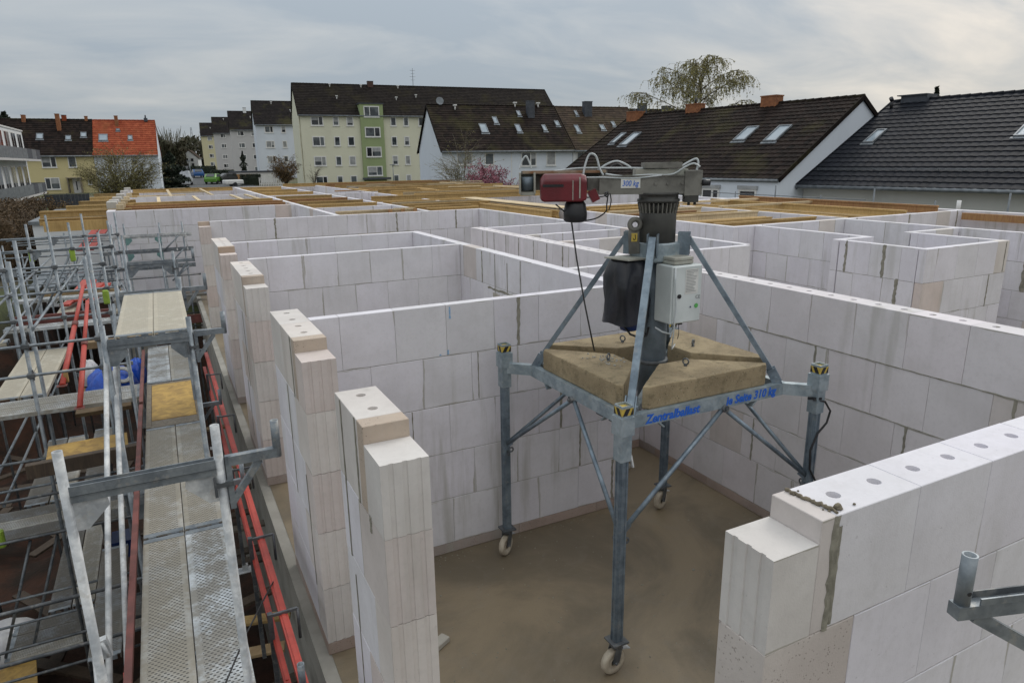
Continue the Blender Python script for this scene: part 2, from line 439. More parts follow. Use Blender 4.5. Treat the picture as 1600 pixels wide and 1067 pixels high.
M['timber_red'] = timber('timber_redbrown', (.25,.12,.055), (.36,.21,.085))
M['timber_grey'] = timber('timber_grey', (.22,.19,.15), (.13,.11,.085))
M['timber_dark'] = timber('timber_dark', (.085,.06,.04), (.045,.033,.024))
M['ply_yellow'] = timber('plywood_yellow', (.42,.27,.075), (.24,.15,.05), sc=(3,3,3))
M['ply_brown'] = timber('plywood_brown', (.34,.24,.13), (.24,.16,.08), sc=(3,3,3))
def plank_mat(name, base, dirt, dirtamt, hole=(.02,.02,.02), hs=1.0):
    # UV in metres: u across the plank, v along it
    k = N(name); uv = k.n('ShaderNodeTexCoord').outputs['UV']; sp = k.n('ShaderNodeSeparateXYZ'); k.l(uv, sp.inputs[0])
    u, v = sp.outputs['X'], sp.outputs['Y']
    P = .024*hs
    row = k.math('FLOOR', k.math('DIVIDE', v, P*.6))
    sh = k.math('MULTIPLY', k.math('MODULO', row, 2.0), .5)
    fu = k.math('SUBTRACT', k.math('FRACT', k.math('ADD', k.math('DIVIDE', u, P), sh)), .5)
    fv = k.math('SUBTRACT', k.math('FRACT', k.math('DIVIDE', v, P*.6)), .5)
    d = k.math('ADD', k.math('MULTIPLY', k.math('MULTIPLY', fu, fu), 1.0), k.math('MULTIPLY', k.math('MULTIPLY', fv, fv), .9))
    hol = k.math('SUBTRACT', 1.0, k.ramp(d, .05, .09))
    inside = k.math('MULTIPLY', k.ramp(u, .040, .044), k.math('SUBTRACT', 1.0, k.ramp(u, .276, .280)))
    hol = k.math('MULTIPLY', hol, inside)
    vec = k.coord('Object')
    dn = k.noise(vec, 3.0, 6, .65); df = k.noise(vec, 22, 4, .6)
    dm = k.math('MULTIPLY', k.ramp(k.math('ADD', k.math('MULTIPLY', dn, .7), k.math('MULTIPLY', df, .3)), .5-.22*dirtamt, .62-.1*dirtamt), .9)
    col = k.mix(k.ramp(k.noise(vec, 5, 3), .35, .7), base, tuple(x*.72 for x in base))
    col = k.mix(dm, col, k.mix(df, dirt, tuple(x*.6 for x in dirt)))
    hol2 = k.math('MULTIPLY', hol, k.math('SUBTRACT', 1.0, k.math('MULTIPLY', dm, .3)))
    col = k.mix(hol2, col, hole)
    return k.done(col, .6, 0, k.math('SUBTRACT', k.math('MULTIPLY', df, .4), hol2), .5, .006)
M['plank'] = plank_mat('steel_plank', (.44,.46,.47), (.31,.29,.24), .6, hs=1.5)
M['plank_clean'] = plank_mat('steel_plank_clean', (.54,.575,.60), (.28,.26,.22), .35, hs=1.6)
M['plank_dirty'] = plank_mat('steel_plank_dirty', (.42,.415,.39), (.33,.30,.24), .7, hs=1.5)
M['plank_pale'] = plank_mat('steel_plank_pale', (.60,.57,.48), (.50,.45,.35), 1.0, hole=(.20,.185,.15), hs=1.4)
M['plank_low'] = plank_mat('steel_plank_lower', (.20,.215,.23), (.13,.115,.09), .7, hs=1.5)  # darker copy for the lower levels, pit shade put into its colour
M['blue_tarp'] = simple('blue_sheet', (.012,.10,.55), (.01,.06,.38), 7, .35, bs=.6, bd=.03, fine=9)
M['white_sheet'] = simple('white_sheet', (.62,.62,.62), (.48,.48,.50), 4, .5, bs=.6, bd=.03, fine=6)
M['pipe_grey'] = simple('hose_grey', (.42,.42,.40), None, 6, .5)
M['soil'] = simple('soil', (.13,.055,.028), (.07,.035,.02), 1.3, .98, kind='Position', fine=9, bs=1.0, bd=.08)
def ground_mat():
    k = N('ground'); v = k.coord('Position', (1,1,1), False)
    n = k.noise(v, .25, 6, .6); n2 = k.noise(v, 1.6, 5, .65)
    col = k.mix(k.ramp(n, .4, .62), (.075,.09,.035), (.115,.095,.06))
    col = k.mix(k.math('MULTIPLY', k.ramp(n2, .45, .7), .5), col, (.05,.055,.028))
    sp = k.n('ShaderNodeSeparateXYZ'); k.l(k.n('ShaderNodeNewGeometry').outputs['Position'], sp.inputs[0])
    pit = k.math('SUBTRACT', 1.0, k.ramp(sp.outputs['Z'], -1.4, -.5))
    col = k.mix(pit, col, k.mix(k.ramp(n2, .35, .65), (.062,.028,.017), (.026,.018,.013)))  # pit soil: shade put into the colour by darkening it below grade
    return k.done(col, .98, 0, n2, .8, .08)
M['ground'] = ground_mat()
M['asphalt'] = simple('asphalt', (.085,.088,.092), (.06,.062,.065), .8, .9, kind='Position', fine=30)
M['paving'] = simple('paving', (.24,.23,.21), (.18,.17,.16), 1.4, .9, kind='Position')
def plaster(name, c, dirt=.25):
    k = N(name); v = k.coord('Object', (1,1,.35)); n = k.noise(v, .6, 5, .6); f = k.noise(k.coord('Object'), 14, 4)
    col = k.mix(k.math('MULTIPLY', k.ramp(n, .45, .75), dirt), c, tuple(x*.72 for x in c))
    return k.done(col, .92, 0, f, .15, .01)
M['pl_white'] = plaster('plaster_white', (.66,.68,.70)); M['pl_green'] = plaster('plaster_pale_green', (.63,.625,.50))
M['pl_green2'] = plaster('plaster_green', (.27,.33,.17)); M['pl_yellow'] = plaster('plaster_yellow', (.56,.49,.27))
M['pl_grey'] = plaster('plaster_grey', (.48,.475,.48)); M['pl_cream'] = plaster('plaster_cream', (.56,.52,.34)); M['pl_blue'] = plaster('plaster_bluish_white', (.62,.67,.74))
M['pl_old'] = plaster('plaster_old_white', (.56,.565,.545), .5)
def tiles(name, c1, c2, moss=0.0, mossc=(.09,.085,.03), rough=.75, vary=.4):
    k = N(name); uv = k.n('ShaderNodeTexCoord').outputs['UV']
    fl = k.n('ShaderNodeVectorMath', operation='FLOOR'); k.l(uv, fl.inputs[0])
    wn_ = k.n('ShaderNodeTexWhiteNoise', noise_dimensions='2D'); k.l(fl.outputs[0], wn_.inputs['Vector'])
    v = k.coord('Object'); n = k.noise(v, .35, 5, .62); n2 = k.noise(v, 2.4, 4, .6)
    col = k.mix(wn_.outputs['Value'], c1, c2)
    col = k.mix(k.math('MULTIPLY', k.ramp(n2, .48, .74), .45), col, tuple(x*1.7 for x in c1))
    if moss: col = k.mix(k.math('MULTIPLY', k.ramp(n, .5, .68), moss), col, mossc)
    k.b.inputs['Specular IOR Level'].default_value = .07
    return k.done(col, rough, 0, n2, .2, .01)
M['rt_brown'] = tiles('roof_dark_brown', (.026,.018,.0155), (.010,.0078,.0072), .3)
M['rt_brown2'] = tiles('roof_brown', (.070,.050,.036), (.036,.027,.021), .3)
M['rt_black'] = tiles('roof_anthracite', (.017,.019,.025), (.012,.0135,.018), 0, rough=.6)
M['rt_far'] = tiles('roof_far_dark', (.022,.018,.018), (.012,.011,.011), .4)
M['rt_red'] = tiles('roof_orange_red', (.32,.085,.042), (.23,.05,.027), .35, (.22,.10,.04))
M['rt_moss'] = tiles('roof_mossy', (.022,.018,.016), (.011,.009,.0085), .5, (.038,.033,.015))
M['frame_white'] = simple('window_frame_white', (.70,.70,.69), (.62,.62,.61), 3, .5, bs=.02)
M['frame_dark'] = simple('window_frame_dark', (.09,.095,.10), None, 3, .5, bs=.02)
def glass(name, c1, c2, rough=.08):
    k = N(name); v = k.coord('Object'); col = k.mix(k.ramp(k.noise(v, .9, 2), .4, .6), c1, c2)
    k.b.inputs['Specular IOR Level'].default_value = .6
    return k.done(col, rough)
M['glass'] = glass('window_glass', (.035,.042,.05), (.10,.115,.125)); M['glass_dark'] = glass('window_glass_dark', (.012,.014,.017), (.03,.034,.04))
M['glass_curtain'] = glass('window_glass_curtain', (.30,.31,.31), (.19,.20,.21)); M['glass_sky'] = glass('rooflight_glass', (.30,.36,.41), (.24,.30,.35), .15)
M['shutter'] = simple('roller_shutter', (.36,.37,.38), None, 3, .6)
M['brick_orange'] = simple('chimney_brick', (.28,.115,.05), (.19,.075,.035), 6, .9)
M['brick_dark'] = simple('chimney_brick_dark', (.09,.05,.04), (.06,.035,.03), 6, .9)
M['slate'] = simple('chimney_slate', (.060,.068,.085), (.04,.046,.058), 5, .6)
M['zinc'] = simple('zinc_gutter', (.20,.22,.24), (.13,.145,.16), 4, .5, .4)
M['bark'] = simple('bark', (.085,.065,.042), (.05,.038,.026), 8, .95, fine=30)
M['bark_olive'] = simple('bark_olive', (.135,.115,.060), (.085,.075,.04), 8, .95, fine=30)
M['bark_birch'] = simple('bark_birch', (.20,.18,.13), (.09,.075,.05), 6, .9)
def leafm(name, c1, c2, tr=.15):
    k = N(name); v = k.coord('Object'); n = k.noise(v, 1.3, 3)
    col = k.mix(k.ramp(n, .35, .65), c1, c2)
    return k.done(col, .8)
M['leaf_birch'] = leafm('birch_leaf', (.30,.27,.10), (.20,.19,.07)); M['leaf_dark'] = leafm('conifer_leaf', (.018,.030,.014), (.010,.017,.009))
M['leaf_green'] = leafm('shrub_leaf', (.045,.065,.02), (.025,.04,.014)); M['leaf_brown'] = leafm('brown_leaf', (.14,.085,.03), (.09,.055,.022))
M['leaf_pink'] = leafm('pink_blossom', (.33,.13,.17), (.22,.08,.11)); M['leaf_yel'] = leafm('yellow_twig', (.24,.22,.075), (.15,.14,.05))
M['hedge'] = leafm('hedge_leaf', (.10,.062,.028), (.055,.036,.018)); M['woodland'] = leafm('woodland', (.060,.048,.028), (.045,.05,.022))
# ------------------------------------------------------------------ terrain
def interp(x, tab):
    for (a, b), (c, d) in zip(tab, tab[1:]):
        if x <= c: return b + (d-b)*max(0, (x-a))/(c-a)
    return tab[-1][1]
def sstep(a, b, x):
    t = min(1, max(0, (x-a)/(b-a))); return t*t*(3-2*t)
def ground_z(x, y):
    d = sqrt(x*x+y*y)
    base = interp(d, [(0,-.45),(46,-.4),(58,.1),(75,.95),(110,1.0),(165,2.1),(265,3.0),(4000,3.0)])
    right = 1.9 if y < 23.4 else -.5
    left = -5.2 if y < 24 else -3.4
    p = sstep(left-1.6, left, x)*(1-sstep(right-.3, right, x))*(1-sstep(43, 45, y))*sstep(-14, -12, y)
    rough = .22*(sin(x*2.3+y*1.1)*cos(y*1.7-x*.6)) if p > .5 else .05*sin(x*.7)*cos(y*.5)
    return base*(1-p) + (-4.35)*p + rough*p
def axis_pts(lo, hi, fine_lo, fine_hi, fs, growth=1.35):
    pts = []; x = fine_lo
    while x <= fine_hi: pts.append(x); x += fs
    s = fs; x = pts[-1]
    while x < hi: s *= growth; x += s; pts.append(min(x, hi))
    s = fs; x = fine_lo; pre = []
    while x > lo: s *= growth; x -= s; pre.append(max(x, lo))
    return pre[::-1] + pts
gx = axis_pts(-1500, 1500, -9, 18.5, .45); gy = axis_pts(-600, 2600, -15, 47, .6)
gm = MB(); W = len(gx)
gm.v = [(x, y, ground_z(x, y)) for y in gy for x in gx]
for j in range(len(gy)-1):
    for i in range(W-1):
        gm.f.append((j*W+i, j*W+i+1, (j+1)*W+i+1, (j+1)*W+i)); gm.sm.append(True); gm.mi.append(0)
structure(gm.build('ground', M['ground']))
# street leading away on the left, draped on the terrain
def drape(name, cl, width, mat, dz):
    b = MB(); n = len(cl)
    for i, (x, y) in enumerate(cl):
        a = Vector(cl[max(i-1,0)]); c = Vector(cl[min(i+1,n-1)]); d = (c-a).normalized(); s = Vector((d.y, -d.x))
        for k in (-.5, 0, .5):
            X = x+s.x*width*k; Y = y+s.y*width*k
            b.v.append((X, Y, ground_z(X, Y)+dz))
    for i in range(n-1):
        for k in (0, 1):
            b.f.append((i*3+k, i*3+k+1, i*3+4+k, i*3+3+k)); b.sm.append(True); b.mi.append(0)
    return structure(b.build(name, mat))
def poly(pts, step=3.0):
    out = []
    for (a, b) in zip(pts, pts[1:]):
        L = sqrt((b[0]-a[0])**2+(b[1]-a[1])**2); k = max(1, int(L/step))
        out += [(a[0]+(b[0]-a[0])*i/k, a[1]+(b[1]-a[1])*i/k) for i in range(k)]
    return out + [pts[-1]]
drape('street', poly([(7.5,70),(7.6,100),(8.2,130),(9.3,165),(10.6,215),(14,262)]), 9.0, M['asphalt'], .05)
drape('street', poly([(-40,84),(-10,76),(8,70),(60,58)]), 7.0, M['asphalt'], .055).name = 'cross_street'
drape('pavement', poly([(2.4,78),(2.5,100),(2.9,130),(3.6,165)]), 1.6, M['paving'], .14)

# ------------------------------------------------------------------ floor slab
SL = MB()
SL.prism([(.69,-4),(17.6,-4),(17.6,17.4),(17.6,44),(-1.55,44),(-1.55,23.35),(.69,23.35)], -.30, -.005)
structure(SL.build('floor_slab', M['concrete']))
structure(MB().prism([(.80,-3.9),(17.3,-3.9),(17.3,43.6),(-1.2,43.6),(-1.2,23.6),(.80,23.6)], -.02, 0.0).build('floor', M['screed']))
bw = MB(); bw.box((.74,-4,-4.6),(1.0,23.35,-.302)); bw.box((-1.4,23.5,-4.6),(-1.1,43.8,-.302)); bw.box((-1.1,23.5,-4.6),(.735,23.8,-.302))
structure(bw.build('basement_wall', M['concrete']))

# ------------------------------------------------------------------ masonry
MC = {}
def set_uv(me, ta, L, H):
    # ta: index of the thickness axis (0 or 1); broad faces get UV 0..1
    uvl = me.uv_layers.new(name='UVMap'); la = 1-ta
    for p in me.polygons:
        broad = abs(p.normal[ta]) > .9
        for li in p.loop_indices:
            co = me.vertices[me.loops[li].vertex_index].co
            uvl.data[li].uv = (co[la]/L+.5, co.z/H+.5) if broad else (.5, .5)
def block_mesh(axis, L, T, H, mat, kind='plain'):
    key = (axis, round(L,3), round(T,3), round(H,3), mat, kind)
    if key in MC: return MC[key]
    dx, dy = (L, T) if axis == 'x' else (T, L)
    b = MB()
    if kind == 'plain':
        b.cbox((-dx/2,-dy/2,-H/2),(dx/2,dy/2,H/2), .0028)
    elif kind == 'holes':
        b.cbox((-dx/2,-dy/2,-H/2),(dx/2,dy/2,H/2), .0028)
        keep = [i for i, f in enumerate(b.f) if not all(abs(b.v[k][2]-H/2) < 1e-6 for k in f)]
        b.f = [b.f[i] for i in keep]; b.sm = [b.sm[i] for i in keep]; b.mi = [b.mi[i] for i in keep]
        c = .0028; nh = 2 if L > .4 else 1
        X0, X1, Y0, Y1 = -dx/2+c, dx/2-c, -dy/2+c, dy/2-c
        cells = []
        for h in range(nh):
            if axis == 'x': cells.append((X0+(X1-X0)*h/nh, X0+(X1-X0)*(h+1)/nh, Y0, Y1))
            else: cells.append((X0, X1, Y0+(Y1-Y0)*h/nh, Y0+(Y1-Y0)*(h+1)/nh))
        z = H/2
        for (a, e, f, g) in cells:
            mx_, my_ = (a+e)/2, (f+g)/2; r = .029
            V = [(e,g,z),(a,g,z),(a,f,z),(e,f,z)] + [(mx_+r*cos(pi*i/6), my_+r*sin(pi*i/6), z) for i in range(12)] + [(mx_+r*.8*cos(pi*i/6), my_+r*.8*sin(pi*i/6), z-.055) for i in range(12)]
            F = []
            for q in range(4):
                for s_ in range(3): F.append((q, 4+(q*3+s_)%12+1 if (q*3+s_)%12+1 < 12 else 4, 4+(q*3+s_)%12)[::-1])
                F.append((q, (q+1)%4, 4+(q*3+3)%12))
            for i in range(12): F.append((4+i, 4+(i+1)%12, 16+(i+1)%12, 16+i))
            F.append(tuple(16+i for i in range(12)))
            F = [f_ if Vector(V[f_[1]]).__sub__(Vector(V[f_[0]])).cross(Vector(V[f_[2]])-Vector(V[f_[0]])).z >= -1e-9 else f_[::-1] for f_ in F[:16]] + F[16:]
            b.add(V, F)
    elif kind == 'groove':          # profiled head joint on the low end of the run
        t = T/2; g = .006; l0 = -L/2
        pts = [(l0, -t), (L/2, -t), (L/2, t), (l0, t)]
        e = []
        k = 7; ws = T/k
        for i in range(k):                # go back from +t to -t
            y1 = t-ws*i; y2 = t-ws*(i+1)
            if i % 2 == 1: e += [(l0, y1-.004), (l0+g, y1-.007), (l0+g, y2+.007), (l0, y2+.004)]
        pts += e
        if axis == 'y': pts = [(-y, x) for x, y in pts]
        b.prism(pts, -H/2, H/2)
    me = b.mesh('block', M[mat])
    set_uv(me, 1 if axis == 'x' else 0, L, H)
    MC[key] = me
    return me
CH = .498; KZ = .110; TOP = 2.6
rb = random.Random(3)
NWALL = 0
def put(root, me, name, axis, am, cm, zm, jit=.0012):
    o = bpy.data.objects.new(name, me); COL.objects.link(o); o.parent = root
    j = rb.uniform(-jit, jit)
    o.location = (am, cm+j, zm) if axis == 'x' else (cm+j, am, zm)
    return o
def pick(mats):
    r = rb.random(); s = 0
    for m, w in mats:
        s += w
        if r <= s: return m
    return mats[-1][0]
STD = [('block', .95), ('block_pale', .025), ('block_pink', .025)]
WARM = [('block', .80), ('block_pale', .08), ('block_pink', .12)]
def wall(label, axis, a0, a1, c0, c1, holes=False, pier=None, mats=STD, zlow=0.0, L=.5, off=0, lowlen=.29, steplen=.12):
    """masonry run from a0 to a1 along axis, between faces c0 and c1. pier: end at a0 is a free, profiled end."""
    T = c1-c0; cm = (c0+c1)/2; J = .0024
    root = thing('masonry_wall', label, 'wall', ((a0+a1)/2, cm, 0) if axis == 'x' else (cm, (a0+a1)/2, 0))
    om = (a0+a1)/2
    lc = lambda a: a-om
    g = .006
    lo_top = TOP-.105 if holes else TOP-.006
    mb = MB()
    a_lo = a0+g+(.015 if pier else 0)
    seg = [(a_lo, a1-g, .003, lo_top)]
    if pier: seg = [(a_lo, a1-g, .003, KZ+CH*4-.004), (a0+lowlen+.02, a1-g, KZ+CH*4-.004, lo_top)]
    for s0, s1, z0, z1 in seg:
        if axis == 'x': mb.box((lc(s0), -T/2+g, z0), (lc(s1), T/2-g, z1))
        else: mb.box((-T/2+g, lc(s0), z0), (T/2-g, lc(s1), z1))
    mb.build('mortar', M['mortar'], root)
    # levelling course
    a = a0; 
    while a < a1-.02:
        e = min(a+1.0, a1)
        if a1-e < .15: e = a1
        put(root, block_mesh(axis, e-a-J, T+.004, KZ-.006, 'kimm'), 'base_block', axis, lc((a+e)/2), 0, KZ/2)
        a = e
    for c in range(5):
        z0 = KZ+c*CH; z1 = z0+CH; zm = (z0+z1)/2
        if z1 < zlow: continue
        last = c == 4
        cuts = []
        if pier:
            if last: cuts = [a0, a0+lowlen, a0+lowlen+steplen]
            else: cuts = [a0, a0+(.5 if c % 2 else .29)]
        else:
            cuts = [a0, a0+(L if (c+off) % 2 else L/2)]
        while cuts[-1] < a1-.02:
            n = min(cuts[-1]+L, a1)
            if a1-n < .12: n = a1
            cuts.append(n)
        if cuts[-1] > a1: cuts[-1] = a1
        for i, (s, e) in enumerate(zip(cuts, cuts[1:])):
            if e-s < .02: continue
            m = pick(mats); kind = 'plain'; H = CH-.0055; zz = zm
            if pier and i == 0:
                kind = 'groove'; m = ('block_pale','block_pink','block_pale','block_pink','block_pale')[(c+int(a0*7)) % 5]
                if pier == 'porous' and c == 3: m = 'porous_pale'; kind = 'plain'
                if pier == 'porous' and last: m = 'block_pale'
                if last: H = CH-.1; zz = z0+H/2
            elif pier and last and i == 1: m = 'porous' if pier != 'porous' else 'block_pink'
            elif last and holes and e-s > .2:
                kind = 'holes'
                if pier != 'porous': m = 'block_pale' if pier == 'std' else 'block_warm'
            put(root, block_mesh(axis, e-s-J, T, H, m, kind), 'block', axis, lc((s+e)/2), 0, zz)
    root['om'] = om
    return root
def band(root, axis, a, side, z0, z1, w=.03, seed=0, t=.003):
    """uneven vertical band of mortar squeezed out of a head joint; side = signed face offset from the wall's middle"""
    r = random.Random(seed); n = 14; b = MB(); V = []
    a -= root['om']; s = 1 if side > 0 else -1
    for i in range(n+1):
        z = z0+(z1-z0)*i/n; l = w*(.35+.65*r.random())/2; rr = w*(.35+.65*r.random())/2
        for p, q in ((a-l, 0), (a-l*.6, t), (a+rr*.6, t), (a+rr, 0)):
            V.append((p, side+s*(q+.0015), z) if axis == 'x' else (side+s*(q+.0015), p, z))
    F = []
    for i in range(n):
        for k in range(3):
            f = (i*4+k, i*4+k+1, i*4+k+5, i*4+k+4)
            F.append(f)
    b.add(V, F)
    return b.build('mortar_band', M['mortar'], root)

# long facade on the left: piers between the terrace openings (x .78 to 1.03)
FX0, FX1 = .78, 1.03
p3 = wall('stepped white block pier nearest the camera at the left facade', 'y', 2.95, 3.86, FX0, FX1, True, 'std')
band(p3, 'y', 3.40, -.125, 2.1, 2.6, .035, 1); band(p3, 'y', 3.72, -.125, 1.6, 2.6, .03, 2); band(p3, 'y', 3.2, -.125, 2.02, 2.12, .05, 21); band(p3, 'y', 3.66, -.125, .6, 1.5, .022, 5)
p2 = wall('second stepped block pier of the left facade, joined to the thin wall behind the crane', 'y', 4.92, 6.42, FX0, FX1, True, 'std')
band(p2, 'y', 5.38, -.125, 2.1, 2.6, .03, 3); band(p2, 'y', 5.75, -.125, 1.1, 2.1, .035, 4); band(p2, 'y', 5.2, -.125, .5, 1.5, .025, 41)
p1 = wall('third stepped block pier of the left facade, weathered on its end', 'y', 8.34, 10.10, FX0, FX1, True, 'std', WARM)
band(p1, 'y', 9.1, -.125, 1.1, 2.1, .04, 6); band(p1, 'y', 9.4, -.125, .3, 1.1, .03, 61)
p0 = wall('fourth stepped block pier of the left facade', 'y', 11.74, 13.62, FX0, FX1, True, 'std', WARM)
pm = wall('fifth stepped block pier at the far corner of the left facade', 'y', 17.45, 17.88, FX0, FX1, False, 'std', WARM)
# party walls and partitions
xw = wall('thin white block partition directly behind the crane', 'x', 1.032, 4.27, 5.87, 5.985, L=.5)
for i, (x, z0, z1, w) in enumerate([(3.05,2.11,2.595,.05),(3.55,1.12,1.60,.04),(3.80,.62,1.1,.03),(4.24,.12,.6,.04),(2.6,1.62,2.1,.015),(1.9,1.12,1.6,.015)]): band(xw, 'x', x, -.0575, z0, z1, w, 300+i)
for i, (x, z0, z1) in enumerate([(2.32,2.46,2.575),(2.29,2.115,2.16),(2.21,2.112,2.128)]):
    b = MB(); r_ = random.Random(i); n_ = 8
    for k_ in range(n_+1):
        zz = z0+(z1-z0)*k_/n_; l_ = .010*r_.uniform(.4,1.2)
        b.v += [(x-l_-xw['om'], -.0595, zz), (x+l_-xw['om'], -.0595, zz)]
    for k_ in range(n_): b.f.append((k_*2, k_*2+1, k_*2+3, k_*2+2)); b.sm.append(False); b.mi.append(0)
    b.build('paint_mark', M['blue_chalk'], xw)
w2 = wall('thin white block partition joined to the third pier', 'x', 1.032, 4.27, 10.24, 10.355)
wall('thin white block partition joined to the fourth pier', 'x', 1.032, 4.27, 12.58, 12.695)
ml = wall('long thin white block wall running away through the middle of the left rooms', 'y', 5.87, 12.72, 4.272, 4.43)
wall('short thin block partition closing the passage behind the crane', 'x', 4.432, 5.578, 7.10, 7.215)
lr = wall('long thick block wall with finger holes right of the crane', 'y', 1.76, 12.8, 5.58, 5.81, True, None, [('block_warm', .92), ('block_pink', .08)])
for i, (y, z0, z1) in enumerate([(2.6,1.6,2.1),(3.4,1.1,1.6),(5.1,.6,1.1),(4.4,1.6,2.1),(8.2,1.6,2.3)]): band(lr, 'y', y, -.115, z0, z1, .035, 30+i)
nr = wall('nearest thick block wall at the lower right with finger holes on top and a stepped end', 'x', 1.80, 6.4, 1.50, 1.74, True, 'porous', lowlen=.235, steplen=.085)
band(nr, 'x', 2.118, -.12, 2.10, 2.6, .05, 50, .006); band(nr, 'x', 2.142, -.12, 2.12, 2.55, .03, 51)
wall('cross wall between the staircase rooms, farthest of three', 'x', 5.812, 7.99, 12.5, 12.62)
wall('cross wall between the staircase rooms, middle one of three', 'x', 5.812, 7.8, 10.80, 10.92, mats=WARM)
wall('cross wall between the staircase rooms, nearest of three', 'x', 5.812, 7.4, 9.62, 9.74, mats=WARM)
wall('white block wall with a smooth free end right of the crane mast', 'x', 5.812, 7.99, 7.64, 7.76)
hh = wall('long block wall running away behind the crane mast', 'y', 7.762, 17.88, 7.992, 8.11)
bk = wall('block wall across the back of the left rooms', 'x', FX1+.002, 7.99, 17.72, 17.86)
for i, x in enumerate((2.5, 5.6, 7.3)): band(bk, 'x', x, -.07, 2.1, 2.6, .06, 70+i)
ee = wall('long corridor wall running away right of the crane mast', 'y', 9.88, 23.2, 9.84, 9.98)
jj = wall('block wall across the right part with two rooms behind it', 'x', 9.982, 17.2, 9.88, 10.02)
for i, x in enumerate((10.6, 13.4, 15.2, 17.0)): band(jj, 'x', x, -.07, 2.1, 2.6, .07, 80+i)
wall('low return wall behind the box shaped room at the right', 'y', 7.52, 9.878, 10.40, 10.52)
bx = wall('left wall of the box shaped room at the right, stained with mortar', 'y', 6.08, 7.38, 9.66, 9.78)
band(bx, 'y', 7.25, -.06, 2.1, 2.6, .06, 90); band(bx, 'y', 6.6, -.06, 2.1, 2.6, .07, 91); band(bx, 'y', 6.35, -.06, 1.6, 2.12, .07, 92)
wall('back wall stub of the box shaped room at the right', 'x', 9.66, 10.52, 7.40, 7.52)
bf = wall('front wall of the box shaped room at the right', 'x', 9.66, 11.72, 5.95, 6.07)
band(bf, 'x', 11.64, -.06, 2.12, 2.58, .035, 93); band(bf, 'x', 11.3, -.06, 1.6, 2.1, .04, 94)
wall('right wall of the box shaped room', 'y', 6.08, 7.46, 11.58, 11.70)
wall('short cross wall beside the box shaped room', 'x', 11.58, 13.0, 7.48, 7.60, mats=WARM)
l2 = wall('stained block wall closing the rightmost rooms', 'y', 4.2, 9.878, 13.02, 13.16, mats=WARM)
for i, (y, z0, z1) in enumerate([(5.2,1.0,2.0),(6.3,1.6,2.5),(6.9,.6,1.6)]): band(l2, 'y', y, -.07, z0, z1, .1, 100+i)
wall('outer block wall at the far right edge of the building', 'y', 4.2, 17.2, 17.202, 17.42)
wall('outer block wall at the back of the right rooms', 'x', 9.982, 17.2, 17.0, 17.2)
wall('partition between the two right back rooms', 'y', 10.022, 16.99, 13.2, 13.32)
# wing with the formwork at the back left
wl_ = wall('wide grey block wall facing the scaffold at the back left', 'x', -1.38, 4.0, 23.5, 23.72)
wall('long outer block wall at the far left of the building', 'y', 23.722, 43.3, -1.38, -1.16, off=1)
wall('wall running away left of the back formwork', 'y', 17.882, 43.2, 4.002, 4.14)
wall('far end wall of the building', 'x', -1.38, 16.6, 43.3, 43.5)
wall('second wall running away under the back formwork', 'y', 17.9, 43.2, 6.5, 6.62)
wall('third wall running away under the back formwork', 'y', 22.3, 43.2, 8.55, 8.67)
wall('cross wall under the back formwork on the left', 'x', -1.15, 4.0, 33.0, 33.12)
wall('cross wall under the back formwork in the middle', 'x', 4.145, 16.5, 30.5, 30.62)
wall('cross wall near the orange props', 'x', 4.145, 6.49, 21.0, 21.12)
wall('outer block wall at the far right of the back formwork', 'y', 17.202, 43.2, 16.6, 16.8)
def hband(root, a0, a1, side, z, w=.03, seed=0, t=.004):
    """the same squeezed mortar along a bed joint of a wall running in y"""
    r = random.Random(seed); n = max(4, int((a1-a0)/.06)); b = MB(); s = 1 if side > 0 else -1
    for i in range(n+1):
        a = a0+(a1-a0)*i/n-root['om']; l = w*(.3+.7*r.random())/2; u = w*(.3+.7*r.random())/2
        for p, q in ((-l,0),(-l*.6,t),(u*.6,t),(u,0)): b.v.append((side+s*(q+.0015), a, z+p))
    for i in range(n):
        for k in range(3): b.f.append((i*4+k, i*4+k+1, i*4+k+5, i*4+k+4)); b.sm.append(False); b.mi.append(0)
    return b.build('mortar_band', M['mortar'], root)
for i, (y, z0, z1, w) in enumerate([(8.15,1.75,2.58,.03),(8.55,1.75,2.5,.03),(8.95,2.0,2.58,.02),(9.4,2.1,2.58,.05)]): band(ml, 'y', y, -.079, z0, z1, w, 200+i)
hband(ml, 8.1, 9.2, -.079, 2.06, .05, 210); hband(ml, 8.2, 8.9, -.079, 1.86, .04, 211)
for i, (y, z0, z1, w) in enumerate([(9.2,1.9,2.58,.05),(9.7,2.1,2.58,.03),(10.15,2.1,2.58,.03),(10.7,1.9,2.58,.04),(11.2,2.1,2.58,.03),(11.7,1.9,2.58,.03),(12.2,2.1,2.58,.04)]): band(lr, 'y', y, -.115, z0, z1, w, 220+i)
hband(lr, 8.6, 10.4, -.115, 2.1, .07, 230); hband(lr, 10.6, 12.2, -.115, 2.1, .06, 231); hband(lr, 2.2, 5.6, -.115, 2.104, .016, 232); hband(lr, 2.2, 5.6, -.115, 1.606, .014, 233)
for i in range(3):
    o = MB().cbox((-.004,-.11,-.05),(.004,.11,.05), .002).build('patch_brick', M['block_pink'], ml, (-.0815, 8.35+.28*i-ml['om'], 1.96), 0)
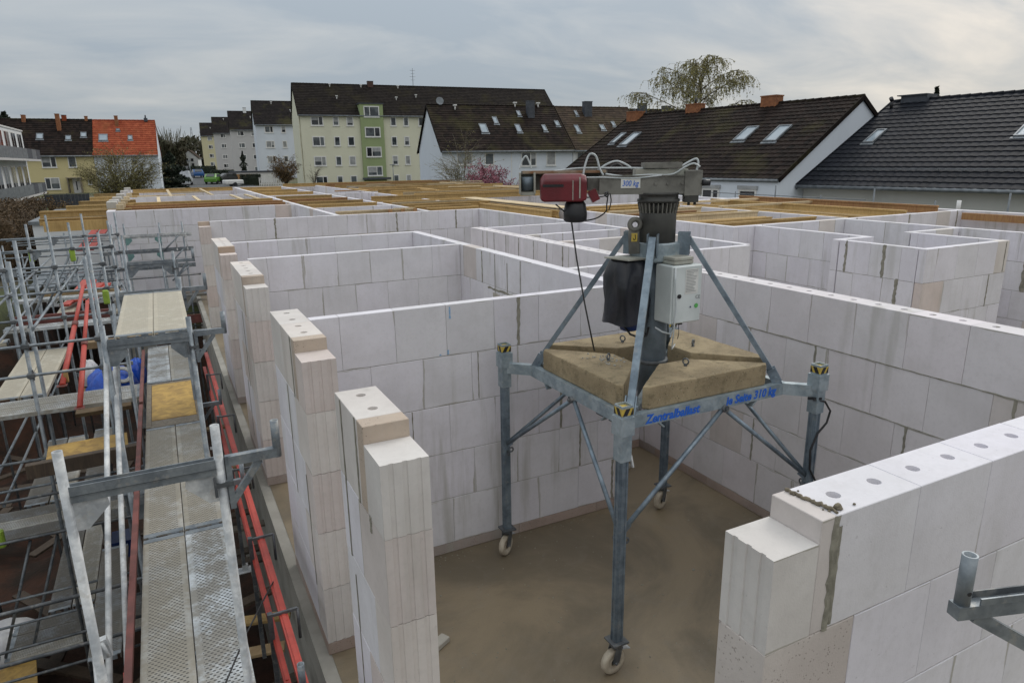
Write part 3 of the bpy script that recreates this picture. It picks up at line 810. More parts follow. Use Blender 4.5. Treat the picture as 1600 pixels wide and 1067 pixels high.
# crumbs and lumps of mortar on the near wall
ro = random.Random(5)
lm = MB()
lm.path([(2.105+ro.uniform(-.006,.006)+.03*(i/22), 1.735-.225*i/22, 2.601+ro.uniform(0,.005)) for i in range(23)], [ro.uniform(.005,.011) for i in range(23)], 6)
for i in range(9):
    t = ro.random(); x = 2.12+ro.uniform(-.015,.03); y = 1.52+.20*t; r = ro.uniform(.003,.006)
    lm.lathe((x, y, 2.6), [(r*1.2, -.002), (r, r*.5), (r*.3, r*.9)], 6)
tag(lm.build('mortar_ridge', M['mortar_lump']), 'crumbly mortar ridge across the top of the nearest wall', 'mortar')
def lump(x, y, r, label, seed):
    q = random.Random(seed); b = MB(); V = []; n = 7
    prof = [(1.0,0),(1.05,.3),(.8,.75),(.4,1.0)]
    for k, (a, h) in enumerate(prof):
        for i in range(n):
            s = q.uniform(.75,1.2); V.append((r*a*s*cos(2*pi*i/n), r*a*s*sin(2*pi*i/n), r*h*1.1))
    b.add(V, [(k*n+i, k*n+(i+1)%n, (k+1)*n+(i+1)%n, (k+1)*n+i) for k in range(3) for i in range(n)] + [tuple(3*n+i for i in range(n))])
    tag(b.build('mortar_lump', M['mortar_lump'], None, (x, y, 2.6)), label, 'mortar lump')
lump(2.165, 1.535, .018, 'fist sized brown mortar lump at the edge of the nearest wall', 1)
lump(2.135, 1.553, .007, 'small mortar crumb beside the brown lump on the nearest wall', 2)
lump(2.245, 1.525, .006, 'lone small mortar crumb on the nearest wall by its edge', 3)

# grit and mortar droppings on the bare floor
rq = random.Random(40); gt = MB()
for i in range(620):
    if i % 3 == 0:      # gathered along the wall bases
        e = rq.choice(((1.05,4.2,5.84,1),(5.55,1.9,6.9,0),(1.06,3.9,4.9,0)))
        if e[3]: x, y = rq.uniform(e[0],e[1]), e[2]-abs(rq.gauss(0,.06))
        else: x, y = e[0]-abs(rq.gauss(0,.06))*(1 if e[0] > 3 else -1), rq.uniform(e[1],e[2])
    else: x, y = rq.uniform(1.1,5.5), rq.uniform(1.8,5.8)
    r_ = rq.uniform(.003,.009)*(2.0 if rq.random() < .04 else 1)
    gt.lathe((x, y, -.001), [(r_, 0), (r_*.9, r_*.6), (r_*.3, r_*.95)], 5, False)
tag(stuff(gt.build('floor_grit', M['mortar'])), 'scattered grit and mortar crumbs on the bare floor around the crane', 'grit')
for i, (x, y, L, a) in enumerate(((1.6,4.6,.22,.5),(5.2,3.0,.16,1.2),(4.9,6.6,.3,.2))):
    o = MB().cbox((-L/2,-.045,0),(L/2,.045,.05), .006).build('block_offcut', M['block_pale'], None, (x, y, .001), a); tag(o, ['pale block offcut lying by the facade opening','pale block offcut lying under the long wall','pale block offcut lying in the passage behind the crane'][i], 'offcut')
# ------------------------------------------------------------------ column mounted swing crane
CX, CY = 3.75, 4.64
crane = thing('swing_crane', 'galvanised four legged swing crane with red hoist standing on the bare floor', 'crane', (CX, CY, 0))
def JF(r, f, z): return Vector((r*rgt.x + f*sin(YAW), r*rgt.y + f*cos(YAW), z))
SG, SD, SB = M['steel_crane'], M['steel_dark'], M['steel_beam']
PX, PY, QX, QY, BZ = 1.0, .95, .80, .75, 1.99
def hazard(parent, x, y, z, s):
    b = MB(); e = .002
    b.box((x-s-e, y-s-e, z), (x+s+e, y+s+e, z+.052))
    o = b.build('hazard_band', M['yellow'], parent)
    k = MB()
    for i in (-1, 1):
        p = [(-s*.9, 0), (-s*.1, 0), (s*.5, .052), (-s*.3, .052)]
        q = [(s*.45, 0), (s*.98, 0), (s*.98, .04), (s*.95, .052)]
        for P in (p, q):
            Y = y+i*(s+e+.0015)
            k.add([(x+a, Y, z+c) for a, c in P], [(0,1,2,3) if i < 0 else (3,2,1,0)])
            X = x+i*(s+e+.0015)
            k.add([(X, y+a, z+c) for a, c in P], [(3,2,1,0) if i < 0 else (0,1,2,3)])
    k.build('hazard_stripe', M['black'], parent)
corners = [(-1,-1),(1,-1),(1,1),(-1,1)]
for n, (sx, sy) in enumerate(corners):
    x, y = sx*PX, sy*PY
    b = MB()
    b.bar((x, y, .285), (x, y, 1.84), .068, .068, (1,0,0))
    for i in (-1, 1):       # ribs of the extruded leg
        b.bar((x+i*.020, y-.036, .29), (x+i*.020, y-.036, 1.8), .010, .008, (0,1,0)); b.bar((x-.036, y+i*.020, .29), (x-.036, y+i*.020, 1.8), .008, .010, (0,1,0))
    leg = b.build('leg', SG, crane)
    b = MB(); s = .047; t = .007       # open topped sleeve
    for a0, a1, c0, c1 in ((-s, s, -s, -s+t), (-s, s, s-t, s), (-s, -s+t, -s+t, s-t), (s-t, s, -s+t, s-t)):
        b.box((x+a0, y+c0, 1.80), (x+a1, y+c1, 2.225))
    b.box((x-s-.012, y-s-.012, 2.0), (x+s+.012, y+s+.012, 2.14))
    sl = b.build('leg_sleeve', SB, crane); hazard(sl, x, y, 2.155, s)
    # caster
    an = [radians(186), radians(205), radians(200), radians(214)][n]
    d = Vector((cos(an), sin(an), 0)); w = Vector((-sin(an), cos(an), 0)); c = Vector((x, y, 0)) + d*.035
    b = MB(); b.bar((x-.07, y, .278), (x+.07, y, .278), .14, .014); b.lathe((x, y, .225), [(.048, 0), (.048, .045)], 14)
    for i in (-1, 1):
        b.bar(Vector((x, y, .24)) + w*i*.040, c + w*i*.040 + Vector((0,0,.105)), .006, .065, d)
    b.tube(c + w*-.054 + Vector((0,0,.105)), c + w*.054 + Vector((0,0,.105)), .011)
    cas = b.build('caster', SD, crane)
    b = MB(); axis = w
    R, h = .106, .028
    ring = []
    pr = [(.030,-h*.8),(.052,-h*.5),(.060,-h),(R-.008,-h),(R,-h*.6),(R,h*.6),(R-.008,h),(.060,h),(.052,h*.5),(.030,h*.8)]
    V = []; m = 22
    for rr, hh_ in pr:
        for i in range(m):
            V.append(c + Vector((0,0,.106)) + (d*cos(2*pi*i/m) + Vector((0,0,1))*sin(2*pi*i/m))*rr + axis*hh_)
    b.add(V, [(k*m+i, k*m+(i+1)%m, (k+1)*m+(i+1)%m, (k+1)*m+i) for k in range(len(pr)-1) for i in range(m)] + [tuple(range(m)), tuple((len(pr)-1)*m+i for i in range(m-1,-1,-1))], True)
    b.build('wheel', M['nylon'], cas)
    b = MB(); b.bar(c - d*.06 + Vector((0,0,.20)), c - d*.16 + Vector((0,0,.165)), .05, .008); b.bar(c - d*.045 + Vector((0,0,.245)), c - d*.08 + Vector((0,0,.19)), .03, .02)
    b.build('brake_lever', M['steel_white'], cas)
# frame: four beams, four diagonal arms
for i in range(4):
    (ax, ay), (bx_, by_) = corners[i], corners[(i+1) % 4]
    A = Vector((ax*QX, ay*QY, BZ)); B = Vector((bx_*QX, by_*QY, BZ)); d = (B-A).normalized()
    b = MB(); b.bar(A, B, .060, .105)
    m_ = (A+B)/2; o = Vector((d.y, -d.x, 0))
    for s in (-.33, .31): b.bar(A.lerp(B, .5+s) + Vector((0,0,-.0525)), A.lerp(B, .5+s*.9) + Vector((0,0,-.10)), .012, .05, o)
    beam = b.build('beam', SB, crane)
    b = MB()
    J = A.lerp(B, .58 if i == 0 else .5) + Vector((0,0,-.055)) + o*.02
    b.tube(J - o*.05, J + o*.04, .030, 12); b.tube(J + o*.04, J + o*.055, .014, 8)
    b.build('joint', SD, crane)
    for (px, py) in ((ax*PX, ay*PY), (bx_*PX, by_*PY)):
        P = Vector((px, py, 1.20)); dd = (Vector((J.x, J.y, 0))-Vector((px, py, 0))).normalized()
        P = P + dd*.03
        b = MB(); b.tube(J, P + Vector((0,0,.02)), .019, 10); b.bar(P + (J-P).normalized()*.0, P + (J-P).normalized()*.09, .008, .045)
        b.build('brace', SG, crane)
        b = MB(); b.torus((px + (0 if abs(dd.x) < .5 else math.copysign(.06, dd.x)), py + (0 if abs(dd.y) < .5 else math.copysign(.06, dd.y)), 1.13), .022, .008, o, 12, 6)
        b.build('pin_ring', SD, crane)
    b = MB(); b.bar((ax*QX, ay*QY, BZ), (ax*PX, ay*PY, BZ), .062, .10)
    b.bar((ax*QX, ay*QY, BZ-.02), (ax*.09, ay*.09, BZ-.02), .05, .06)
    b.build('corner_arm', SB, crane)
    # strut from frame corner up to the collar
    b = MB(); p = Vector((ax*(QX-.02), ay*(QY-.02), BZ+.055)); q = Vector((ax*.185, ay*.175, 3.27))
    side = Vector((-ay, ax, 0)).normalized()
    b.bar(p, q, .058, .040, side.cross((q-p).normalized()))
    for s in (-1, 1): b.bar(p + side*s*.040 + Vector((0,0,-.02)), p + side*s*.040 + (q-p).normalized()*.13, .010, .075, side.cross((q-p).normalized()))
    b.tube(p + side*.055 + (q-p).normalized()*.05, p - side*.055 + (q-p).normalized()*.05, .014, 8)
    b.build('strut', SG, crane)
    b = MB(); qq = q + Vector((-ax*.02, -ay*.02, -.02))
    for s in (-1, 1): b.bar(qq + side*s*.04 + Vector((0,0,-.14)), qq + side*s*.04 + Vector((0,0,.05)), .010, .10, Vector((ax, ay, 0)))
    b.build('strut_bracket', SG, crane)
b = MB()
for s in (-.09, .09): b.box((-.78+.05, -.36+s-.06, 1.86), (-.62, -.36+s+.06, 1.935))
b.build('fork_pocket', SD, crane)
MB().lathe((0,0,0), [(.118,1.74),(.118,3.14)], 28).build('mast', M['mast_tube'], crane)
MB().lathe((0,0,0), [(.135,2.15),(.140,2.16),(.140,2.175),(.135,2.185)], 28).build('clamp_ring', SD, crane)
b = MB(); b.cbox((-.165,-.165,3.06),(.165,.165,3.215), .012); b.build('collar_box', SB, crane)
b = MB(); b.lathe((0,0,0), [(.140,3.2),(.154,3.215),(.154,3.455),(.150,3.465)], 36); b.build('collar', M['mast_grey'], crane)
b = MB(); b.lathe((0,0,0), [(.140,3.45),(.140,3.55)], 30)
b.build('bearing_neck', M['mast_grey'], crane)
b = MB()
for i in range(28):
    a = 2*pi*i/28; d = Vector((cos(a), sin(a), 0))
    b.bar(d*.142 + Vector((0,0,3.463)), d*.158 + Vector((0,0,3.545)), .009, .03, d)
    if i % 2: b.tube(d*.152 + Vector((0,0,3.49)), d*.152 + Vector((0,0,3.56)), .008, 6)
b.build('gusset_ring', M['jib_grey'], crane)
b = MB(); b.lathe((0,0,0), [(.165,3.545),(.176,3.55),(.176,3.57),(.163,3.575),(.163,3.605),(.176,3.61),(.176,3.625)], 36); b.build('slewing_ring', M['mast_grey'], crane)
# lifting eye with sign
b = MB(); ec = JF(-.200, -.06, 3.365); b.torus(ec, .044, .022, Vector((sin(YAW), cos(YAW), 0)), 20, 6); b.bar(JF(-.21,-.06,3.32), JF(-.20,-.06,3.12), .022, .09, (rgt.x, rgt.y, 0)); 
eye = b.build('lifting_eye', M['jib_grey'], crane)
b = MB(); b.bar(JF(-.205,-.074,3.295), JF(-.205,-.074,3.225), .003, .050, (rgt.x, rgt.y, 0)); b.build('eye_sign', M['yellow'], eye)
b = MB(); b.path([JF(-.205+.010*cos(t), -.078, 3.252+.012*sin(t)) for t in (2.9,3.6,4.4,5.2,6.2)] + [JF(-.200,-.078,3.285)], .003, 5); b.build('hook_mark', M['black'], eye)
# jib
b = MB(); b.bar(JF(-.51,-.02,3.69), JF(.31,-.02,3.69), .15, .15)
for r in (-.05, .05, .17): b.tube(JF(r,-.098,3.70), JF(r,-.106,3.70), .012, 8)
b.bar(JF(-.50,-.097,3.762), JF(.30,-.097,3.762), .008, .012)
jib = b.build('jib', M['jib_grey'], crane)
b = MB(); b.prism([(p.x, p.y) for p in (JF(.19,-.105,0), JF(.30,-.105,0), JF(.345,-.06,0), JF(.345,.06,0), JF(.30,.10,0), JF(.19,.10,0))], 3.60, 3.80); b.build('jib_head', M['jib_grey'], crane)
b = MB(); b.tube(JF(.34,-.05,3.70), JF(.41,-.05,3.70), .026, 12); b.build('knob', M['black'], crane)
b = MB(); b.bar(JF(.20,-.05,3.575), JF(.31,-.05,3.575), .10, .06); b.tube(JF(.24,-.06,3.56), JF(.24,-.06,3.52), .012); b.tube(JF(.29,-.06,3.56), JF(.29,-.06,3.52), .012); b.build('slewing_drive', M['mast_grey'], crane)
b = MB(); b.bar(JF(-1.15,.05,3.80), JF(-.44,.05,3.80), .17, .024); b.bar(JF(-1.10,.12,3.72), JF(-.45,.12,3.72), .02, .14); b.bar(JF(-.60,.02,3.70), JF(-.50,.02,3.70), .12, .11); b.build('outer_arm', M['jib_grey'], crane)
b = MB(); b.bar(JF(-1.14,-.036,3.802), JF(-.45,-.036,3.802), .010, .022); b.build('rusty_edge', M['rust'], crane)
b = MB(); b.bar(JF(-1.17,-.02,3.715), JF(-1.155,-.02,3.715), .17, .17); b.bar(JF(-1.05,-.02,3.715), JF(-1.035,-.02,3.715), .17, .17); b.bar(JF(-1.16,.055,3.715), JF(-1.04,.055,3.715), .012, .16); b.bar(JF(-1.16,-.02,3.63), JF(-1.04,-.02,3.63), .10, .03)
b.build('arm_end_frame', M['jib_pale'], crane)
b = MB(); b.lathe(JF(-1.10,-.03,3.655), [(.05,0),(.05,.11)], 14); b.build('end_roller', M['mast_tube'], crane)
b = MB(); b.bar(JF(-.21,0,3.79), JF(.22,0,3.79), .14, .05); b.build('cable_tray', M['jib_pale'], crane)
b = MB(); b.bar(JF(-.145,-.02,3.845), JF(.165,-.02,3.845), .15, .045); b.build('counter_plate', M['jib_grey'], crane)
def text(s, size, mat, parent, loc, rot, name, ext=.0008, shear=.18, bold=.0, sx=1.0, width=None):
    cu = bpy.data.curves.new('lettering', 'FONT'); cu.body = s; cu.size = size; cu.shear = shear; cu.extrude = ext; cu.offset = bold; cu.resolution_u = 3
    to = bpy.data.objects.new('lettering', cu); COL.objects.link(to)
    bpy.context.view_layer.update()
    me = bpy.data.meshes.new_from_object(to.evaluated_get(bpy.context.evaluated_depsgraph_get()))
    bpy.data.objects.remove(to); bpy.data.curves.remove(cu)
    if width:
        xs = [v.co.x for v in me.vertices]; x0 = min(xs); sx = width/(max(xs)-x0)
    for v in me.vertices: v.co.x *= sx
    me.materials.clear(); me.materials.append(mat)
    o = link(name, me, parent, loc); o.rotation_euler = rot
    return o
YF = -QY-.0325
beamF = [c for c in crane.children if c.name.startswith('beam')][0]
text('Zentralballast', .098, M['blue_text'], beamF, (-.665, YF, BZ-.036), (pi/2, 0, 0), 'lettering', bold=.0030, width=.54)
text('je Seite 310 kg', .098, M['blue_text'], beamF, (.145, YF, BZ-.030), (pi/2, 0, 0), 'lettering', bold=.0030, width=.57)
sg = MB().bar(JF(-.335,-.099,3.705), JF(-.175,-.099,3.705), .004, .078).build('load_sign', M['label_white'], jib)
text('300 kg', .062, M['blue_text'], jib, JF(-.325,-.1025,3.684), (pi/2, 0, -YAW), 'lettering', width=.135, bold=.0003)
# red hoist
b = MB(); fr, bk_ = -.285, -.075
sec = [(-1.0, 3.585, 3.745), (-.97, 3.572, 3.79), (-.675, 3.572, 3.79), (-.632, 3.585, 3.775)]
V = []
for r, z0, z1 in sec:
    V += [JF(r, fr, z0), JF(r, fr, z1-.045), JF(r, fr+.05, z1), JF(r, bk_, z1), JF(r, bk_, z0)]
F = [tuple(range(5))] + [(k*5+i, (k+1)*5+i, (k+1)*5+(i+1)%5, k*5+(i+1)%5) for k in range(3) for i in range(5)] + [tuple(range(19, 14, -1))]
b.add(V, F)
hoist = b.build('hoist', M['red_hoist'], crane)
hoist.data.polygons.foreach_set('use_smooth', [False]*len(hoist.data.polygons))
md = hoist.modifiers.new('bevel', 'BEVEL'); md.width = .014; md.segments = 3; md.limit_method = 'ANGLE'
b = MB(); b.bar(JF(-.690,-.288,3.60), JF(-.690,-.288,3.765), .006, .010, (rgt.x, rgt.y, 0)); b.bar(JF(-.745,-.287,3.585), JF(-.745,-.287,3.74), .004, .006, (rgt.x, rgt.y, 0)); b.build('hoist_seam', M['jib_pale'], hoist)
b = MB(); b.bar(JF(-.985,-.288,3.700), JF(-.82,-.288,3.700), .004, .02); b.build('hoist_name_strip', M['black'], hoist)
b = MB(); b.bar(JF(-.60,-.20,3.60), JF(-.54,-.20,3.63), .08, .09); b.build('cable_guide', M['red_hoist'], hoist)
b = MB(); b.lathe(JF(-.715,-.18,0), [(.07,3.572),(.085,3.55),(.098,3.47),(.095,3.42),(.075,3.405)], 20); b.build('hoist_motor_cover', M['black'], crane)
b = MB(); b.path([JF(-.745,-.18,3.41), JF(-.70,-.20,3.1), JF(-.625,-.22,2.7), JF(-.545,-.24,2.32)], .007, 6); b.build('hoist_rope', M['rope'], crane)
def pj(x, y, f=0.0): return JF((x-1030.5)/182.4*(1+f/5.83), f, 3.85-(y-258)/186.0*(1+f/5.83))
def cable(pts, r, mat, name, f=-.06, par=None):
    P = [pj(x, y, f) for x, y in pts]
    # smooth by Catmull-Rom
    out = []
    for i in range(len(P)-1):
        p0, p1, p2, p3 = P[max(i-1,0)], P[i], P[i+1], P[min(i+2, len(P)-1)]
        for k in range(6):
            t = k/6; out.append(.5*((2*p1) + (p2-p0)*t + (2*p0-5*p1+4*p2-p3)*t*t + (3*p1-p0-3*p2+p3)*t**3))
    out.append(P[-1])
    MB().path(out, r, 6).build(name, mat, par or crane)
cw = M['cable_white']
cable([(912,283),(914,262),(921,242),(931,244),(937,262),(943,273)], .0085, cw, 'cable')
cable([(935,266),(950,256),(965,252),(980,258),(988,264)], .0085, cw, 'cable', -.02)
cable([(868,266),(905,262),(950,262),(1000,263),(1050,266)], .007, cw, 'cable', -.03)
cable([(945,271),(975,275),(1010,273),(1045,273),(1065,262),(1078,257),(1088,262)], .0075, cw, 'cable', -.09)
cable([(905,276),(940,276),(985,278),(1030,274)], .006, cw, 'cable', -.10)
cable([(1060,262),(1070,256),(1083,250),(1087,256),(1085,268)], .0085, cw, 'cable', -.04)
cable([(818,262),(822,250),(828,243),(833,252),(836,262)], .0075, cw, 'cable', 0)
cable([(955,264),(960,259),(968,257),(975,262)], .010, M['cable_black'], 'cable', .02)
cable([(914,306),(928,306),(942,304),(947,298)], .005, M['cable_black'], 'cable', -.16)
cable([(947,300),(945,318),(944,328),(930,338),(912,342)], .006, M['cable_black'], 'cable', -.16)
cable([(950,300),(952,312),(949,326)], .005, M['cable_black'], 'cable', -.15)
b = MB(); b.torus(pj(946,302,-.12), .018, .007, (1,.3,.2), 12, 5); b.build('shackle', SD, crane)
b = MB(); b.path([pj(865,316,-.2), pj(876,325,-.2), pj(884,334,-.2)], .006, 5); b.build('rope_guide', M['rope'], crane)
# control cabinet
b = MB(); b.cbox((-.10,-.34,2.565),(.21,-.125,3.05), .008); cab = b.build('control_cabinet', M['box_white'], crane)
b = MB(); b.cbox((-.085,-.352,2.575),(.205,-.341,3.042), .004); door = b.build('cabinet_door', M['box_white'], cab)
b = MB(); b.lathe((0,0,0), [(.018,0),(.018,.010)], 12)
b.v = [(x-.03, -.352-z, y+2.80) for x, y, z in b.v]; b.f = [f[::-1] for f in b.f]; b.build('lock', M['black'], cab)
b = MB(); b.box((.03,-.3545,2.81),(.165,-.3525,3.02)); b.build('type_plate', M['label_white'], cab)
b = MB()
rr_ = random.Random(2)
for i in range(15):
    z = 3.008-i*.0125; b.box((.038,-.3555,z-.0018),(.038+.118*rr_.uniform(.6,1),-.3548,z+.0018))
b.build('fine_print', M['print_dark'], cab)
text('CE', .042, M['print_dark'], cab, (.145,-.3535,2.765), (pi/2,0,0), 'lettering', shear=0)
b = MB(); b.lathe((0,0,0), [(.020,0),(.020,.002)], 16); b.v = [(x+.158, -.3528-z, y+2.705) for x, y, z in b.v]; b.f = [f[::-1] for f in b.f]; b.build('round_sticker', M['green'], cab)
b = MB(); b.lathe((0,0,0), [(.007,0),(.007,.004)], 10); b.v = [(x+.095, -.3528-z, y+2.70) for x, y, z in b.v]; b.f = [f[::-1] for f in b.f]; b.build('indicator', M['blue_motor'], cab)
b = MB(); b.cbox((-.055,-.31,3.055),(.145,-.15,3.082), .004); b.cbox((-.055,-.31,3.085),(.145,-.15,3.112), .004); b.build('relay_box', M['jib_pale'], crane)
b = MB(); b.box((.06,-.26,2.53),(.10,-.20,2.566)); b.box((-.02,-.25,2.545),(.02,-.21,2.566)); b.build('cable_gland', M['black'], crane)
b = MB(); b.path([(-.075,-.348,3.04),(-.085,-.365,2.9),(-.07,-.37,2.7),(-.075,-.36,2.5),(-.06,-.33,2.36),(-.02,-.28,2.33),(.04,-.25,2.36)], .006, 6); b.build('cable', M['cable_white'], crane)
b = MB(); b.path([(-.14,-.20,2.52),(-.11,-.26,2.49),(-.05,-.29,2.47),(.0,-.27,2.50),(.0,-.24,2.55)], .008, 6); b.path([(.0,-.23,2.56),(.05,-.24,2.50),(.07,-.22,2.53)], .006, 6); b.build('cable', M['cable_white'], crane)
b = MB(); b.path([(-.34,-.03,2.52),(-.32,-.10,2.46),(-.25,-.14,2.43),(-.17,-.13,2.44),(-.13,-.10,2.50)], .009, 6); b.path([(-.20,-.06,2.50),(-.19,-.12,2.47),(-.16,-.11,2.43)], .008, 6); b.build('cable', M['cable_black'], crane)
b = MB(); b.path([(.085,-.23,2.53),(.09,-.235,2.45),(.075,-.24,2.40)], .003, 5); b.build('cable', M['cable_black'], crane)
# motor under a black cover
b = MB(); n = 26; V = []; rt_ = random.Random(9)
lev = [(3.085,.128,.0),(3.065,.138,.002),(3.01,.154,.006),(2.94,.170,.012),(2.85,.176,.020),(2.74,.178,.016),(2.63,.180,.010),(2.545,.184,.006)]
for z, r, w in lev:
    for i in range(n):
        a = 2*pi*i/n; c_, s_ = cos(a), sin(a); q = 1/((abs(c_)**3.2+abs(s_)**3.2)**(1/3.2))
        rr = r*q + w*sin(a*5+z*9) + w*.6*sin(a*3-z*17)
        V.append((-.285+rr*c_*.95, .03+rr*s_*.95, z+.010*sin(a*4+1)*(z < 2.6)))
b.add(V, [(k*n+i, k*n+(i+1)%n, (k+1)*n+(i+1)%n, (k+1)*n+i)[::-1] for k in range(len(lev)-1) for i in range(n)] + [tuple(range(n))], True)
b.build('motor_cover', M['tarp'], crane)
b = MB(); b.bar((-.43,-.02,3.10), (-.12,.06,3.085), .26, .012); b.build('cover_lid', M['jib_pale'], crane)
b = MB(); b.lathe((-.26,.0,2.47), [(.06,0),(.082,.012),(.082,.14)], 18); b.build('motor', M['blue_motor'], crane)
b = MB(); b.path([(.93,-.98,1.93),(1.05,-1.0,1.90),(1.13,-1.0,1.80),(1.10,-1.0,1.70),(1.0,-1.0,1.62),(.93,-1.0,1.48),(.95,-1.0,1.30),(1.06,-1.0,1.14),(1.10,-1.0,1.02),(1.03,-1.0,.95)], .009, 6); b.path([(.88,-.98,.80),(.94,-.99,.86),(1.0,-.99,.93)], .009, 6); b.build('power_cable', M['cable_black'], crane)
b = MB(); b.bar((.90,-.95,1.94),(1.0,-1.0,1.935), .02, .02); b.build('cable_clip', M['black'], crane)
b = MB(); b.bar((-.952,-.985,1.84),(-.940,-1.0,1.75), .012, .02); b.build('clamp_handle', M['steel_white'], crane)
# ballast slabs
def ballast(rot, label, seed):
    q = random.Random(seed)
    P = [(-.605,-.790),(.605,-.790),(.648,-.752),(.165,-.305),(-.165,-.305),(-.648,-.752)]
    th = thing('ballast_slab', label, 'concrete slab', (CX, CY, BZ+.054), 0, 'concrete ballast slabs on the crane frame')
    # subdivide the outline, then loft with chipped edges
    out = []
    for (a, b_) in zip(P, P[1:]+P[:1]):
        k = max(2, int(sqrt((a[0]-b_[0])**2+(a[1]-b_[1])**2)/.05))
        out += [(a[0]+(b_[0]-a[0])*i/k, a[1]+(b_[1]-a[1])*i/k) for i in range(k)]
    n = len(out); V = []
    cx_, cy_ = 0, -.48
    co, si = cos(rot), sin(rot)
    for z, ins in ((0,.01),(.012,0),(.150,0),(.174,.004),(.180,.012)):
        for x, y in out:
            jx = q.uniform(-1,1)*(.0025 if z > .16 else .0012)
            dx, dy = cx_-x, cy_-y; L = sqrt(dx*dx+dy*dy)
            X, Y = x+dx/L*(ins+jx), y+dy/L*(ins+jx)
            X, Y = X*co-Y*si, X*si+Y*co
            V.append((X, Y*.94, z+q.uniform(-1,1)*(.001 if z > .15 else 0)))
    b = MB(); F = [(k*n+i, k*n+(i+1)%n, (k+1)*n+(i+1)%n, (k+1)*n+i) for k in range(4) for i in range(n)]
    b.add(V, F + [tuple(range(n-1,-1,-1)), tuple(4*n+i for i in range(n))])
    b.build('slab', M['concrete_old'], th)
    ex, ey = (0*co+.47*si, .94*(-.47*co))
    e = MB(); e.torus((ex, ey, .218), .025, .007, (cos(rot+.5), sin(rot+.5), 0), 14, 6); e.lathe((ex, ey, .178), [(.016,0),(.014,.012)], 8); e.build('eye_bolt', SD, th)
ballast(0, 'concrete ballast slab right of the mast foot, above the blue lettering', 1)
ballast(-pi/2, 'concrete ballast slab left of the mast foot, strewn with gravel', 2)
ballast(pi, 'concrete ballast slab behind the mast foot on the left', 3)
ballast(pi/2, 'concrete ballast slab behind the mast foot on the right', 4)
gr = MB(); q = random.Random(4)
for i in range(60):
    x = CX-.47+q.gauss(0,.06); y = CY+q.gauss(.03,.09); r = q.uniform(.005,.013)
    gr.lathe((x, y, BZ+.233), [(r, 0), (r*.9, r*.6), (r*.4, r)], 5)
tag(stuff(gr.build('gravel', M['concrete'])), 'loose grey gravel on the left ballast slab', 'gravel')
# ------------------------------------------------------------------ formwork timber on the far rooms
H20 = [(-.04,-.1),(.04,-.1),(.04,-.062),(.014,-.052),(.014,.052),(.04,.062),(.04,.1),(-.04,.1),(-.04,.062),(-.014,.052),(-.014,-.052),(-.04,-.062)]
BEAMS = {}
def beam(p, q, mat, label, group, kind='h20', w=.09, h=.06):
    """one timber lying from p to q (z is its underside)"""
    p = Vector(p); q = Vector(q); hh_ = .2 if kind == 'h20' else h
    L = round((q-p).length, 2); key = (L, mat, kind, w, h)
    if key not in BEAMS:
        b = MB()
        if kind == 'h20': b.prof((-L/2,0,.1), (L/2,0,.1), H20)
        else: b.bar((-L/2,0,h/2), (L/2,0,h/2), w, h)
        BEAMS[key] = b.mesh('timber', M[mat])
    d = q-p
    o = link('formwork_beam' if kind == 'h20' else 'timber_batten', BEAMS[key], None, (p+q)/2)
    o.rotation_euler = (0, -math.asin(max(-1, min(1, d.z/d.length))), atan2(d.y, d.x))
    return tag(o, label, 'beam' if kind == 'h20' else 'batten', group)
ORD = ['nearest','second','third','fourth','fifth','sixth','seventh','eighth','ninth','tenth','eleventh','twelfth','thirteenth','fourteenth','fifteenth','sixteenth']
rf = random.Random(11)
Z = 2.44
G1 = 'formwork beams on the back left room'
for i, (y, x0, x1, z, m) in enumerate([(24.2,-1.05,3.9,2.36,'timber_red'),(24.75,-1.1,3.9,2.42,'timber_red'),(25.6,-1.1,3.95,2.45,'timber_red'),(27.6,-1.1,3.9,2.44,'timber_yellow'),(42.6,-1.1,3.9,2.45,'timber_yellow')]):
    beam((x0,y,z), (x1,y,z), m, f'{"red brown" if m=="timber_red" else "yellow"} formwork beam along the back left room, {ORD[i]} from the front', G1)
for i, (x, y0, y1) in enumerate([(.55,33.2,42.4),(.05,27.8,32.9),(2.2,33.2,42.4),(2.9,27.8,32.9),(3.5,27.8,32.9),(1.4,27.8,32.9)]):
    beam((x,y0,2.56), (x,y1,2.56), 'timber_pale', f'pale batten running away across the back left room, {ORD[i]} by position', 'pale battens on the back left room', 'bat', .12, .05)
for i, (x0, x1, y) in enumerate([(-1.0,1.2,35.5),(.6,2.4,38.5)]):
    beam((x0,y,2.53), (x1,y,2.53), 'timber_pale', ['short pale batten across the back left room, left one','short pale batten across the back left room, right one'][i], 'pale battens on the back left room', 'bat', .12, .05)
# cantilevered yellow beams sticking out past the left facade
for i, (y, n, x0) in enumerate([(24.3,4,-3.15),(27.4,2,-2.75),(30.6,2,-2.6),(34.2,2,-2.55),(38.4,1,-2.6)]):
    for k in range(n):
        beam((x0+rf.uniform(-.06,.06), y+k*.16, 2.42-(.20 if (i == 0 and k == 0) else 0)), (-.75, y+k*.16, 2.42-(.20 if (i == 0 and k == 0) else 0)), 'timber_yellow',
             f'yellow beam end sticking out past the left facade, {ORD[i]} group, {ORD[k]} beam', 'yellow beams sticking out on the left')
big = MB().box((-3.05,24.05,2.05),(-1.40,24.14,2.34)).build('formwork_board', M['timber_yellow']); tag(big, 'broad yellow board hanging under the nearest cantilevered beams', 'board')
for i, y in enumerate((24.9, 26.2, 28.4, 31.5, 35.5, 40)):
    o = MB().cbox((-.14,-.35,0),(.14,.35,.22), .01).build('upstand_block', M['block'], None, (-1.27, y, 2.602)); tag(o, f'grey block set up on the left outer wall, {ORD[i]} from the front', 'block', 'blocks along the left wall top')
